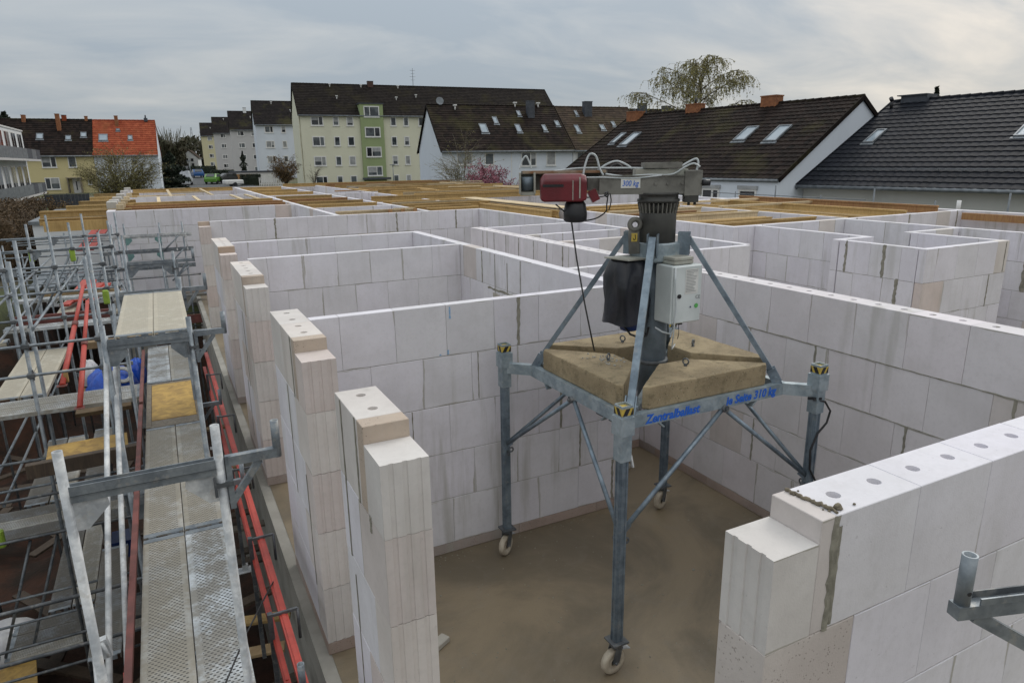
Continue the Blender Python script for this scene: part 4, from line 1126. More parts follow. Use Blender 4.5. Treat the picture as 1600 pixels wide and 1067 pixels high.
for i, y in enumerate((24.2, 25.6, 27.6, 30.2, 33.5)):
    o = MB().cbox((-.10,-.14,0),(.10,.14,.16), .01).build('lintel_brick', M['timber_pale'], None, (-1.03, y, 2.602)); tag(o, f'small pinkish support on the left outer wall, {ORD[i]} from the front', 'support', 'small supports along the left wall top')
# middle room behind the back wall
for i, (y, x0, x1, m) in enumerate([(18.6,4.2,6.4,'timber_pale'),(22.3,4.2,6.4,'timber_yellow'),(24.2,4.2,6.45,'timber_yellow'),(26.2,4.2,6.4,'timber_red'),(28.8,4.2,6.4,'timber_yellow'),(32.8,4.2,6.45,'timber_yellow'),(36.5,4.2,6.4,'timber_yellow'),(41.5,4.2,6.4,'timber_yellow')]):
    beam((x0,y,Z), (x1,y,Z), m, f'formwork beam across the narrow middle room, {ORD[i]} from the front', 'formwork beams on the narrow middle room')
o = None
for i in range(3):
    beam((1.9,19.6+i*.17,1.62), (3.6,19.6+i*.17,1.62), 'timber_yellow', f'yellow beam of the small stack inside the back left room, {ORD[i]} one', 'small beam stack in the back left room')
for i in range(2):
    beam((1.95,19.7+i*.17,1.83), (3.55,19.7+i*.17,1.83), 'timber_yellow', f'yellow beam on top of the small stack inside the back left room, {ORD[i]} one', 'small beam stack in the back left room')
for i, (y, x0, x1, m) in enumerate([(18.4,6.7,8.3,'timber_yellow'),(19.4,6.7,8.5,'timber_yellow'),(20.6,6.7,9.7,'timber_yellow'),(21.6,6.7,9.7,'timber_pale'),(22.6,6.7,9.7,'timber_yellow'),(24.0,6.7,16.4,'timber_yellow'),(25.2,8.7,16.4,'timber_yellow'),(26.5,8.7,16.4,'timber_pale'),(28.1,8.7,16.4,'timber_yellow'),(30.0,8.7,16.4,'timber_yellow'),(33.2,8.7,16.4,'timber_yellow'),(35.6,8.7,16.4,'timber_pale'),(38.2,8.7,16.4,'timber_yellow'),(40.6,8.7,16.4,'timber_red'),(42.8,6.7,16.4,'timber_yellow')]):
    beam((x0,y,Z+(.0 if y < 23.5 else .10)), (x1,y,Z+(.0 if y < 23.5 else .10)), m, f'long formwork beam left of the red hoist, {ORD[i]} from the front', 'formwork beams left of the hoist')
for i in range(16):
    x = rf.uniform(7.2,15); y = rf.uniform(25,40); a = rf.choice((0, pi/2, pi/2, .35)); l = rf.uniform(1.6,4)
    z = 2.62+.07*(i % 3)
    beam((x,y,z), (x+l*cos(a),y+l*sin(a),z), rf.choice(('timber_pale','timber_red','timber_grey','timber_yellow')), f'loose timber lying on the back formwork, {ORD[i]} of many', 'loose timbers on the back formwork', 'bat', .14, .05)
for i in range(3):
    beam((9.3,15.9+i*.02,1.98+i*.2), (9.3+.02*i,22.6,1.98+i*.2), 'timber_yellow', f'yellow beam stacked along the corridor wall, {["lowest","middle","top"][i]} one', 'beams stacked along the corridor wall')
    beam((9.62,16.1,1.98+i*.2), (9.62,22.8,1.98+i*.2), 'timber_yellow', f'yellow beam stacked against the corridor wall behind the others, {["lowest","middle","top"][i]} one', 'beams stacked along the corridor wall')
pl = MB().cbox((9.72,16.3,2.606),(10.28,23.1,2.635), .006).build('plywood_sheet', M['timber_pale']); tag(pl, 'pale formwork panel lying over the corridor', 'panel')
pl.scale = (1,1,1)
# orange props
for i in range(4):
    x = 5.55+i*.36
    t = thing('push_pull_prop', f'orange brown raking prop leaning on the formwork edge, {["leftmost","second from left","third from left","rightmost"][i]}', 'prop', (x, 18.5, 1.9), 0, 'orange raking props')
    b = MB(); b.bar((-.25,0,-.05), (.12,0,.68), .07, .05); b.build('shaft', M['timber_red'], t)
    b = MB(); b.bar((.12,-.02,.30), (.12,-.02,.74), .10, .05); b.build('head', M['timber_red'], t)
beam((5.9,18.9,2.44), (6.45,18.9,2.44), 'timber_pale', 'short pale beam above the orange props', 'formwork beams on the narrow middle room')
# right rooms behind the cross wall
k = 0
for y, x0, x1, m, z in [(10.7,10.1,13.1,'timber_yellow',2.40),(11.5,10.1,12.6,'timber_yellow',2.36),(11.68,10.1,12.6,'timber_yellow',2.36),(12.4,10.1,13.1,'timber_pale',2.43),(13.1,10.1,13.1,'timber_yellow',2.40),(13.7,10.1,12.3,'timber_red',2.40),(14.4,10.1,13.1,'timber_pale',2.43),(15.3,10.1,13.1,'timber_yellow',2.43),(16.2,10.1,13.1,'timber_yellow',2.43)]:
    beam((x0,y,z), (x1,y,z), m, f'formwork beam in the room right of the mast, {ORD[k]} from the front', 'formwork beams right of the mast'); k += 1
for i, (x, y0, y1, z, m) in enumerate([(13.5,10.2,16.8,2.40,'timber_yellow'),(14.4,10.2,16.6,2.36,'timber_yellow'),(14.57,10.2,16.6,2.36,'timber_yellow'),(15.7,10.3,16.8,2.44,'timber_yellow'),(16.9,10.3,16.8,2.50,'timber_red')]):
    beam((x,y0,z), (x,y1,z), m, f'formwork beam running away in the right back room, {ORD[i]} from the left', 'formwork beams in the right back room')
for i, (y, x0, x1) in enumerate([(14.0,13.4,17.1),(16.0,13.4,17.1)]):
    beam((x0,y,2.60), (x1,y,2.60), 'timber_pale', ['pale timber laid over the right back room, nearer one','pale timber laid over the right back room, farther one'][i], 'pale timbers in the right back room', 'bat', .12, .05)
beam((17.0,9.75,2.40), (17.0,6.0,2.40), 'timber_red', 'orange brown timber along the top of the rightmost outer wall', 'timbers in the rightmost room', 'bat', .08, .16)
beam((13.4,9.3,1.98), (16.9,9.3,1.98), 'timber_red', 'brown timber lying across the rightmost room', 'timbers in the rightmost room', 'bat', .10, .10)
for i in range(3):
    beam((15.4+i*.17,5.2,2.0), (15.4+i*.17,8.3,2.0), 'timber_yellow', f'yellow beam of the stack in the rightmost room, {["left","middle","right"][i]} one', 'beam stack in the rightmost room')

# ------------------------------------------------------------------ scaffolds on the left
ST, SW = M['steel'], M['steel_white']
TR = .0245
def standard(root, x, y, z0, z1, mat=None, n=10):
    b = MB(); b.tube((x,y,z0), (x,y,z1), TR, n, hollow=True)
    return b.build('standard', mat or ST, root)
def ledger(root, p, q, mat=None, r=.02, name='guard_rail', n=8):
    b = MB(); b.tube(p, q, r, n); d = (Vector(q)-Vector(p)).normalized()
    for e in (Vector(p), Vector(q)): b.bar(e-d*.03, e+d*.03, .035, .05)
    return b.build(name, mat or ST, root)
def ubeam(root, p, q, mat=None, w=.055, h=.055):
    """open topped steel transom: a floor and two lips"""
    p = Vector(p); q = Vector(q); b = MB()
    d = (q-p).normalized(); s = Vector((-d.y, d.x, 0))
    b.bar(p-Vector((0,0,h/2)), q-Vector((0,0,h/2)), w, .006)
    for k in (-1, 1): b.bar(p+s*k*(w/2-.003), q+s*k*(w/2-.003), .006, h)
    b.bar(p-Vector((0,0,h*.9)), q-Vector((0,0,h*.9)), w*.7, h*.6)
    return b.build('transom', mat or ST, root)
def gusset(root, x, y, z, sx, mat):
    b = MB(); t = .004
    P = [(0,0),(.155,-.015),(.165,-.085),(.055,-.20),(0,-.20)]
    V = [(x+sx*a, y-t, z+c) for a, c in P] + [(x+sx*a, y+t, z+c) for a, c in P]
    b.add(V, [(0,1,2,3,4),(9,8,7,6,5)] + [(i, i+5, (i+1)%5+5, (i+1)%5) for i in range(5)])
    return b.build('gusset', mat, root)
PLM = {}
def plank(p, axis, L, mat, label, group, w=.32, parts=True):
    """hooked steel plank with turned down lips; p = centre of the top face"""
    key = (axis, round(L,2), mat, w)
    if key not in PLM:
        b = MB(); hw = w/2; rim = .012
        pts = [(-hw,-.055),(-hw,.0),(-hw+rim,.003),(hw-rim,.003),(hw,.0),(hw,-.055),(hw-.012,-.055),(hw-.012,-.006),(-hw+.012,-.006),(-hw+.012,-.055)]
        pts = [(x*1.0, z) for x, z in pts]
        n = len(pts); segs = max(2, int(L/.5)); V = []
        for k in range(segs+1):
            a = -L/2+L*k/segs
            for x, z in pts: V.append((x, a, z) if axis == 'y' else (a, x, z))
        fl = axis == 'y'
        F = []
        for k in range(segs):
            for i in range(n):
                f = (k*n+i, k*n+(i+1)%n, (k+1)*n+(i+1)%n, (k+1)*n+i); F.append(f if not fl else f[::-1])
        F += [tuple(range(n)), tuple(segs*n+i for i in range(n-1,-1,-1))]
        b.add(V, F)
        me = b.mesh('plank', M[mat]); uvl = me.uv_layers.new(name='UVMap')
        for pgn in me.polygons:
            for li in pgn.loop_indices:
                co = me.vertices[me.loops[li].vertex_index].co
                u, v = (co.x, co.y) if fl else (co.y, co.x)
                uvl.data[li].uv = (u+hw, v+L/2)
        em = []
        for s in (-1, 1):
            e = MB()
            c = s*(L/2-.03)
            lo, hi = ((-hw+.004, c-.03, .0035), (hw-.004, c+.03, .0065)) if fl else ((c-.03, -hw+.004, .0035), (c+.03, hw-.004, .0065))
            e.box(lo, hi)
            for k2 in (-.09, .09):
                lo, hi = ((k2-.03, c+s*.03-.012, -.05), (k2+.03, c+s*.03+.012, .004)) if fl else ((c+s*.03-.012, k2-.03, -.05), (c+s*.03+.012, k2+.03, .004))
                e.box(lo, hi)
            em.append(e.mesh('end_plate', M['steel']))
        PLM[key] = (me, em)
    me, em = PLM[key]
    t = thing('scaffold_plank', label, 'plank', p, 0, group)
    link('deck', me, t); [link('end_plate', q_, t) for q_ in em]
    return t
XL, XR = -.61, .12
# --- facade scaffold along the left front
fs = thing('facade_scaffold', 'grey steel frame scaffold carrying the walkway along the white facade', 'scaffold', (0, 0, -4.2))
ZB = 4.2
def fz(z): return z+ZB
for y, top, white in ((3.86, 2.52, True), (7.2, 2.47, False), (9.95, 2.47, False), (13.1, 2.47, False), (.75, 2.2, False)):
    standard(fs, XL, y, 0, fz(top), SW if white else ST, 14); standard(fs, XR, y, 0, fz(top), SW if white else ST, 14)
    for z in (2.30, .70, -1.3, -3.3):
        if y < 1 and z > 0: continue
        ubeam(fs, (XL+.02,y,fz(z)), (XR-.02,y,fz(z)))
        gusset(fs, XL+.02, y, fz(z)-.03, 1, SW if white else ST); gusset(fs, XR-.02, y, fz(z)-.03, -1, SW if white else ST)
    for z in (2.30, .66):
        if y < 1: continue
        b = MB(); b.bar((XR+.045,y,fz(z)), (.435,y,fz(z)), .045, .055); b.bar((XR+.04,y,fz(z)-.26), (.33,y,fz(z)-.03), .035, .035); b.bar((XR+.045,y,fz(z)-.29), (XR+.045,y,fz(z)+.03), .03, .03, (0,1,0)); b.build('bracket', ST, fs)
        b = MB(); b.tube((.43,y,fz(z)-.03), (.43,y,fz(z)+.19), .023, 12, hollow=True); b.build('bracket_spigot', ST, fs)
    b = MB(); b.bar((XR-.03,y-.02,fz(2.17)), (XR+.06,y-.02,fz(2.17)), .02, .025); b.bar((XR-.035,y-.03,fz(2.22)), (XR-.035,y-.03,fz(2.11)), .015, .03); b.build('wedge_coupler', M['steel_dark'], fs)
# red U channel rail along the left of the walkway, grey braces outside
for i, (y0, y1) in enumerate(((.8,3.8),(3.92,7.1),(7.3,9.9),(10.0,13.0))):
    b = MB(); b.bar((-.545,y0,fz(.80)), (-.545,y1,fz(.80)), .045, .05); b.build('side_rail', M['red_rust'], fs)
for p, q in (((-.66,3.95,.55),(-.66,9.9,.95)), ((-.66,4.5,.35),(-.66,11.5,.62))):
    pass
for (p, q) in (((-.67,4.25,.62),(-.62,7.55,2.28)), ((-.60,4.62,.45),(-.58,7.9,2.15)), ((-.66,7.3,.7),(-.66,9.85,2.2)), ((-.64,3.4,.35),(-.68,4.3,1.1))):
    b = MB(); b.tube((p[0],p[1],fz(p[2])), (q[0],q[1],fz(q[2])), .021, 10); b.build('diagonal_brace', M['steel_white'] if q[1] < 8.5 else ST, fs)
b = MB(); b.torus((-.655,4.42,fz(.98)), .055, .012, (1,.3,.2), 14, 6); b.bar((-.66,4.42,fz(1.05)), (-.64,4.42,fz(.92)), .05, .05); b.build('swivel_coupler', SW, fs)
b = MB(); b.tube((-.602,4.66,fz(.50)), (-.600,4.72,fz(.55)), .0225, 10); b.build('tape_mark', M['red_steel'], fs)
GP = 'steel planks of the walkway along the facade'
DZ = .76
rows = [(1.3,4.28,'plank_dirty','plank_clean'),(4.31,6.20,'plank_dirty','plank_clean'),(6.24,9.0,'plank_dirty','plank'),(11.05,13.4,'plank_clean','plank_dirty')]
rn = ['front','second','third','farthest']
rows = [(3.05,6.14,'plank_dirty','plank_clean'),(6.18,9.02,'plank_dirty','plank_dirty'),(11.05,13.4,'plank_clean','plank_dirty')]
rn = ['nearest','middle','farthest']
for i, (y0, y1, m0, m1) in enumerate(rows):
    for j, (x, m) in enumerate(((-.325, m0), (.003, m1))):
        plank((x, (y0+y1)/2, DZ), 'y', y1-y0, m, f'{["brown dirty","bare grey"][m in ("plank_clean",)]} perforated steel plank of the lower walkway, {rn[i]} row, {["left","right"][j]} side', GP)
for j, x in enumerate((-.325, .003)):
    plank((x, 1.5, DZ), 'y', 3.0, 'plank_dirty', f'perforated steel plank of the lower walkway below the camera, {["left","right"][j]} side', GP)
GU = 'pale planks of the raised scaffold bay'
for j, x in enumerate((-.36, -.035)):
    plank((x+.0, 8.42, 2.345), 'y', 2.42, 'plank_pale', f'pale mortar splashed plank of the raised scaffold bay, {["left","right"][j]} one', GU)
for zz, nm in ((-1.27,'one level below the walkway'),(-3.24,'at the bottom below the walkway')):  # decks added in a dark colour to deepen the shade below the walkway
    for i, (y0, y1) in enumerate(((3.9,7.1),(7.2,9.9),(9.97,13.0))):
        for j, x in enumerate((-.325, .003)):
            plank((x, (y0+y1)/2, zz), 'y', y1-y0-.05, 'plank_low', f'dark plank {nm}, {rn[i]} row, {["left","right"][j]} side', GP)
# hatch deck with the yellow board
t = thing('hatch_deck', 'scaffold deck with a yellow plywood hatch board in the walkway', 'deck', (-.16, 10.03, DZ))
b = MB(); b.box((-.325,-.97,-.05),(-.265,.97,.004)); b.box((.265,-.97,-.05),(.325,.97,.004)); b.box((-.264,.90,-.05),(.264,.97,.004)); b.box((-.264,-.97,-.05),(.264,-.72,.0)); b.build('deck_frame', M['timber_grey'], t)
MB().cbox((-.262,-.71,-.03),(.262,.89,.006), .004).build('hatch_board', M['ply_yellow'], t)
# inner red guard along the facade
rd = thing('inner_guard_rail', 'bright red double guard rail in the gap between walkway and facade', 'guard rail', (.45, 3.2, .3))
for (x, z, y0, y1, w) in ((.0,.30,.0,4.4,.06),(-.075,.12,1.0,5.6,.045),(.0,.22,4.5,10.2,.06),(-.07,.06,5.2,9.8,.05)):
    b = MB(); b.bar((x,y0,z), (x-.01,y1,z), w, .05); b.bar((x,y0+.05,z+.028), (x-.01,y1-.05,z+.028), w*.45, .010); b.build('rail', M['red_steel'], rd)
for i, y in enumerate((.55,1.55,2.75,4.35,6.2,8.3)):
    b = MB(); b.bar((-.10,y,-.9), (-.10,y,.36), .035, .045, (0,1,0)); b.bar((-.10,y,.34), (.10,y,.34), .02, .02); b.tube((.10,y,.34), (.10,y,.08), .012, 6); b.build('rail_post', M['steel_dark'], rd)
    if i % 2: 
        b = MB(); b.bar((-.2,y,-.9), (.02,y,-.9), .13, .008); b.bar((-.12,y,-.86), (-.06,y,-.86), .05, .07); b.build('post_base', SW, rd)
# boards and rubble in the gap
rg = random.Random(8)
for i in range(17):
    y = 3.5+i*.55; z = -.55-.10*(i % 4)-rg.random()*.25
    m = rg.choice(('timber_dark','timber_dark','timber_grey','ply_brown','timber_yellow' if i in (4,5,6,9) else 'timber_dark'))
    b = MB(); L = rg.uniform(.42,.6); b.cbox((-L/2,-.07,-.018),(L/2,.07,.018), .004)
    o = b.build('scrap_board', M[m], None, (.42+rg.uniform(-.08,.06), y, z), rg.uniform(-.35,.35))
    tag(o, f'scrap board lying in the gap beside the facade, {ORD[i] if i < 16 else "last"} from the front', 'board', 'scrap boards in the gap')
b = MB(); b.cbox((-.11,-.9,-.11),(.11,.9,.11), .01); o = b.build('squared_timber', M['timber_dark'], None, (.52, 4.4, -.62), .05); tag(o, 'thick dark squared timber end in the gap by the red rail', 'timber')
b = MB(); b.path([(-.15,3.6,.80),(.02,4.05,.79),(.16,4.35,.83)], .006, 6); b.path([(.16,4.35,.83),(.35,4.9,.72),(.47,5.3,.60)], .006, 6)
tag(b.build('cable', M['cable_black']), 'thin black cable lying across the walkway towards the red rail', 'cable')
rl0 = random.Random(31)
# --- outer scaffold on the left: bay across the walkway plus a long row behind
os_ = thing('outer_scaffold', 'outer steel scaffold left of the walkway with several deck levels', 'scaffold', (0, 0, -4.2))
YA, YB = 10.5, 11.15
XS = (-3.05, -2.5, -1.77)
for x in (-3.05, -1.77, -.95):
    for y in (YA, YB): standard(os_, x, y, 0, fz(2.75 if x > -3 and y == YA else (2.95 if x > -1.9 else 2.3)))
for y in (14.25, 17.3, 20.3):
    for x in (-2.5, -1.75, -1.02): standard(os_, x, y, 0, fz(2.75))
    standard(os_, -3.6, y, 0, fz(2.4))
for y in (YA,):
    for z in (1.25, 1.65): ledger(os_, (-3.6,y,fz(z)), (-.62,y,fz(z)))
    for z in (-.12, -.52, -2.22, -2.62): ledger(os_, (-3.6,y+.55,fz(z)), (-.7,y+.55,fz(z)))
for z in (.68, -1.33, -3.3):
    for x in (-3.05, -1.77, -.95): ubeam(os_, (x,YA,fz(z)), (x,YB+.3,fz(z)))
for y in (14.25, 17.3, 20.3):
    for z in (.68, -1.33):
        ubeam(os_, (-2.5,y,fz(z)), (-1.77,y,fz(z)))
    for z in (1.3, 1.75, 2.2): ledger(os_, (-3.6,y,fz(z)), (-1.02,y,fz(z)))
    gusset(os_, -2.48, y, fz(2.2), 1, ST)
for (y0, y1) in ((11.15,14.25),(14.25,17.3),(17.3,20.3)):
    for z in (1.25, 1.75, -.75, -.3): ledger(os_, (-2.5,y0,fz(z)), (-2.5,y1,fz(z)))
    ledger(os_, (-1.75,y0,fz(1.75)), (-1.75,y1,fz(1.75)))
for x in (-3.05, -1.77, -.95):
    for z in (1.25, 1.65, -.12, -.52):
        y = YA if z > 0 else YA+.55
        b = MB(); b.cbox((x-.045,y-.05,fz(z)-.035),(x+.045,y+.05,fz(z)+.035), .012); b.bar((x+.03,y-.03,fz(z)-.06),(x+.03,y-.03,fz(z)+.08), .012, .03); b.build('wedge_coupler', M['steel_dark'], os_)
for y in (14.25, 17.3, 20.3):
    for x in (-2.5, -1.75, -1.02):
        for z in (1.3, 1.75, 2.2):
            b = MB(); b.cbox((x-.045,y-.05,fz(z)-.035),(x+.045,y+.05,fz(z)+.035), .012); b.build('wedge_coupler', M['steel_dark'], os_)
for y in (3.9, 7.2, 9.9):
    for z in (-.2, -.75, -2.3, -2.75): ledger(os_, (-3.7,y,fz(z)), (-.65,y,fz(z)), M['steel_dark'])
for p, q in (((-3.4,9.6,-1.2),(-2.4,10.4,.6)), ((-2.9,11.2,-3.2),(-2.3,11.2,-1.4)), ((-2.6,11.4,-3.3),(-2.0,11.4,-1.5)), ((-2.5,14.3,.8),(-1.75,14.3,2.2)), ((-3.4,10.6,-1.3),(-2.7,10.6,.6)), ((-2.5,17.3,.8),(-1.75,17.3,2.2))):
    b = MB(); b.tube((p[0],p[1],fz(p[2])), (q[0],q[1],fz(q[2])), .021, 8); b.build('diagonal_brace', ST, os_)
for (x, y, z) in ((-2.62,10.52,.45),(-2.5,10.6,-1.0),(-2.5,17.35,2.1),(-1.77,17.32,2.05),(-1.05,14.2,1.6)):
    b = MB(); b.cbox((x-.05,y-.05,fz(z)-.13),(x+.05,y+.05,fz(z)+.13), .02); b.build('painted_coupler', M['lime'], os_)
GX = 'planks of the outer scaffold'
def setp(lst):
    for p, ax, L, m, lab in lst: plank(p, ax, L, m, lab, GX)
setp([((-2.0,10.64,.755),'x',2.9,'plank','grey crosswise plank at walkway height on the left, nearer one'),
      ((-2.0,10.98,.755),'x',2.9,'plank','grey crosswise plank at walkway height on the left, farther one'),
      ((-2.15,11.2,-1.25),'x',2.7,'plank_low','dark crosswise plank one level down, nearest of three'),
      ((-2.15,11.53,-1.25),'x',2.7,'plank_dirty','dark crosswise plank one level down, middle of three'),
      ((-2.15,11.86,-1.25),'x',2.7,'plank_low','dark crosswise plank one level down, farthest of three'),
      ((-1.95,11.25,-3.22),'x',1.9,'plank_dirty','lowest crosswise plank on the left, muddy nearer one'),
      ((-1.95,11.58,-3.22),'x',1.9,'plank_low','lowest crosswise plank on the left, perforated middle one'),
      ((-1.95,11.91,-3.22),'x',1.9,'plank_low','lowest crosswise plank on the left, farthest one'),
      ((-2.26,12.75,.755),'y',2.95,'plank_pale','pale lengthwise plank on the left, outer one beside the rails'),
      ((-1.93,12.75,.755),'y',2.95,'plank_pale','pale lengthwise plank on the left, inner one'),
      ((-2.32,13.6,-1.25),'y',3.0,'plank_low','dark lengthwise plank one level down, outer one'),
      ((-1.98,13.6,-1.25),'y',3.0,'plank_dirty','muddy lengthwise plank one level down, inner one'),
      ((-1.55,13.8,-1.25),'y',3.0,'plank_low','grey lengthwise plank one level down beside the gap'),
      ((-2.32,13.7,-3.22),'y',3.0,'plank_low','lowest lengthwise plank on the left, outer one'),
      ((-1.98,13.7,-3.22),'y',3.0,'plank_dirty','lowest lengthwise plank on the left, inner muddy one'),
      ((-1.80,14.42,1.15),'x',1.75,'plank_clean','clean white crosswise plank in front of the red toe board'),
      ((-1.95,17.5,1.15),'x',2.1,'plank_clean','clean white crosswise plank farther back on the left'),
      ((-1.9,17.5,.75),'x',2.2,'plank_pale','pale crosswise plank under the clean one, farther back on the left'),
      ((-2.15,19.0,.75),'y',2.9,'plank_pale','pale lengthwise plank far back on the left'),
      ((-2.45,8.6,-3.25),'y',2.6,'plank_low','lowest lengthwise plank at the left edge, outer one'),
      ((-2.10,8.6,-3.25),'y',2.6,'plank_low','lowest lengthwise plank at the left edge, inner one'),
      ((-1.6,7.6,-3.25),'x',1.8,'plank_low','lowest crosswise plank near the left brace, farther one'),
      ((-1.6,6.2,-3.25),'x',1.8,'plank_dirty','lowest crosswise plank near the left brace, nearer one'),
      ((-1.15,8.9,-1.27),'y',2.5,'plank_low','dark lengthwise plank one level down left of the walkway'),
      ((-3.3,14.6,.9),'x',1.2,'plank_pale','short pale plank at the far left edge')])
b = MB(); b.cbox((-2.55,14.66,1.12),(-.98,14.70,1.30), .004); tag(b.build('toe_board', M['red_rust']), 'long dark red toe board behind the clean white plank', 'toe board')
b = MB(); b.cbox((-2.5,17.75,1.05),(-1.0,17.79,1.2), .004); tag(b.build('toe_board', M['ply_brown']), 'brown toe board on the farther left scaffold', 'toe board')
# red steel props leaning on the left
for i, (p, q) in enumerate((((-1.46,10.55,1.05),(-1.28,13.2,1.98)), ((-1.28,10.3,.78),(-1.18,12.4,1.85)))):
    t = thing('steel_prop', ['red steel prop leaning over the left scaffold, left one','red steel prop leaning over the left scaffold, right one'][i], 'prop', p, 0, 'red steel props')
    b = MB(); P = Vector(p); Q = Vector(q)-P; b.tube((0,0,0), Q*.55, .036, 12); b.build('outer_tube', M['red_steel'], t)
    b = MB(); b.tube(Q*.55, Q, .028, 12); b.build('inner_tube', M['red_steel'], t)
    b = MB(); b.bar((-.06,-.01,0), (.06,-.01,0), .12, .008); b.tube(Q*.54, Q*.58, .045, 10); b.build('collar', M['red_rust'], t)
t = thing('flange_clamp', 'orange clamp standing by the red props', 'clamp', (-1.42, 10.7, 1.1)); b = MB(); b.bar((0,0,-.05),(.0,0,.12), .05, .05, (0,1,0)); b.bar((-.03,0,.1),(.05,0,.1), .03, .03); b.build('body', M['timber_yellow'], t)
# blue wrapped bundle on a wooden platform
b = MB(); b.cbox((-.36,-1.0,-.06),(.36,1.0,.0), .006); tag(b.build('platform', M['ply_brown'], None, (-1.15, 12.2, .42), .05), 'brown plywood platform under the blue sheet', 'platform')
def bundle(name, label, mat, c, rx, ry, h, seed, cat):
    q = random.Random(seed); b = MB(); n = 30; V = []; lv = [(1.0,0),(1.04,.18),(1.0,.45),(.85,.75),(.55,.95),(.2,1.02)]
    ph = [q.uniform(0,6) for _ in range(5)]
    for k, (r, z) in enumerate(lv):
        for i in range(n):
            a = 2*pi*i/n; w = 1+.07*sin(3*a+ph[0]+z*4)+.05*sin(7*a+ph[1]-z*6)+.035*sin(11*a+ph[2]+z*9)
            V.append((rx*r*w*cos(a), ry*r*w*sin(a), h*z*(1+.07*sin(4*a+ph[3]))))
    b.add(V, [(k*n+i, k*n+(i+1)%n, (k+1)*n+(i+1)%n, (k+1)*n+i) for k in range(len(lv)-1) for i in range(n)] + [tuple((len(lv)-1)*n+i for i in range(n))], True)
    return tag(b.build(name, M[mat], None, c), label, cat)
bundle('plastic_bundle', 'bright blue plastic sheet wrapped around a bundle on the platform', 'blue_tarp', (-1.0,11.95,.43), .34, .48, .42, 3, 'plastic sheet')
bundle('plastic_bundle', 'small blue plastic bundle behind the raised bay', 'blue_tarp', (-.66,12.5,.43), .14, .3, .36, 4, 'plastic sheet')
bundle('plastic_bag', 'crumpled white plastic bag beside the blue sheet', 'white_sheet', (-1.36,12.7,.45), .14, .22, .36, 5, 'plastic bag')
b = MB()
for R in (.13, .105): b.torus((-.82,11.62,.80), R, .022, (.2,-.6,.6), 20, 6)
tag(b.build('hose_ring', M['pipe_grey']), 'coil of grey hose on the blue sheet', 'hose')
b = MB(); b.cbox((-.55,-.15,-.06),(.55,.15,.06), .006); tag(b.build('timber_stack', M['ply_brown'], None, (-.85, 13.4, .95), .06), 'brown boards behind the blue sheet', 'boards')
b = MB(); b.cbox((-.45,-.32,-.03),(.45,.32,.0), .005); tag(b.build('plywood_board', M['ply_yellow'], None, (-1.2, 9.75, .40), .06), 'yellow plywood board under the crosswise planks', 'board')
b = MB(); b.cbox((-.62,-.05,-.09),(.62,.05,.09), .006); tag(b.build('formwork_board', M['timber_dark'], None, (-1.2, 9.40, .36), .06), 'dark formwork edge below the yellow plywood', 'board')
b = MB(); b.cbox((-.4,-.5,-.03),(.4,.5,.0), .005); tag(b.build('plywood_board', M['ply_yellow'], None, (-2.85, 10.6, -3.3), .15), 'yellow board at the bottom left corner', 'board')
bundle('plastic_sheet', 'crumpled white sheet at the bottom of the pit on the left', 'white_sheet', (-3.15,12.4,-3.9), .55, .6, .45, 6, 'plastic sheet')
t = thing('crate', 'dark blue crate one level down beside the brace', 'crate', (-1.2, 11.9, -2.3)); b = MB(); b.cbox((-.17,-.2,0),(.17,.2,.28), .01); b.build('body', M['blue_motor'], t); b = MB(); b.box((-.18,-.21,.282),(.18,.21,.31)); b.build('rim', M['blue_motor'], t)
b = MB(); b.path([(-.62,8.6,-1.5),(-.7,8.55,-1.4),(-.78,8.6,-1.5),(-.72,8.65,-1.62),(-.64,8.6,-1.55)], .018, 6); b.path([(-.60,8.6,-1.6),(-.66,8.6,-1.72),(-.80,8.55,-1.66)], .014, 6); tag(b.build('strap', M['red_steel']), 'small bright red strap lying beside the walkway', 'strap')
# stack of red boards and steel far left
for i in range(5):
    b = MB(); b.cbox((-.09,-1.25,-.025),(.09,1.25,.025), .004)
    o = b.build('red_toe_board', M['red_steel'], None, (-1.95+.19*(i % 3)-.04*(i//3), 19.3+.2*i, .86+.055*(i//3)+.05*(i % 2)), -.18+.05*i); tag(o, f'red toe board thrown on the far left scaffold, {ORD[i]} one', 'toe board', 'red toe boards on the far left scaffold')
for i in range(6):
    b = MB(); b.tube((0,-1.1,0), (0,1.1,0), .02, 8); o = b.build('scaffold_tube', ST, None, (-1.35+.06*i, 19.4+.1*i, .84+.04*(i % 2)), -.25+.07*i); tag(o, f'loose scaffold tube beside the red boards, {ORD[i]} one', 'tube', 'loose scaffold tubes on the far left')
for i in range(2):
    b = MB(); b.cbox((-.12,-.9,-.02),(.12,.9,.02), .004); o = b.build('red_toe_board', M['red_steel'], None, (-2.35+.3*i, 28.5, 1.4), -.3); o.rotation_euler = (.35, 0, -.3); tag(o, ['red board standing tilted before the cantilevered beams, left one','red board standing tilted before the cantilevered beams, right one'][i], 'toe board')
TG = galv('teal_gusset', (.16,.30,.29), (.12,.22,.22), .6, .2)
sw_ = MB()  # dark boards added so the pit bottom looks shaded
for i in range(60):
    x = rl0.uniform(-4.8,-.2); y = rl0.uniform(4,22); L = rl0.uniform(.8,2.2)/2; a = rl0.uniform(-1.4,1.4); z = -3.95+.05*(i % 6)
    sw_.bar((x-L*cos(a), y-L*sin(a), z), (x+L*cos(a), y+L*sin(a), z+.03), .2, .05)
tag(stuff(sw_.build('scrap_wood', M['timber_dark'])), 'dark scrap boards added to deepen the shade on the pit bottom under the scaffold', 'scrap wood')
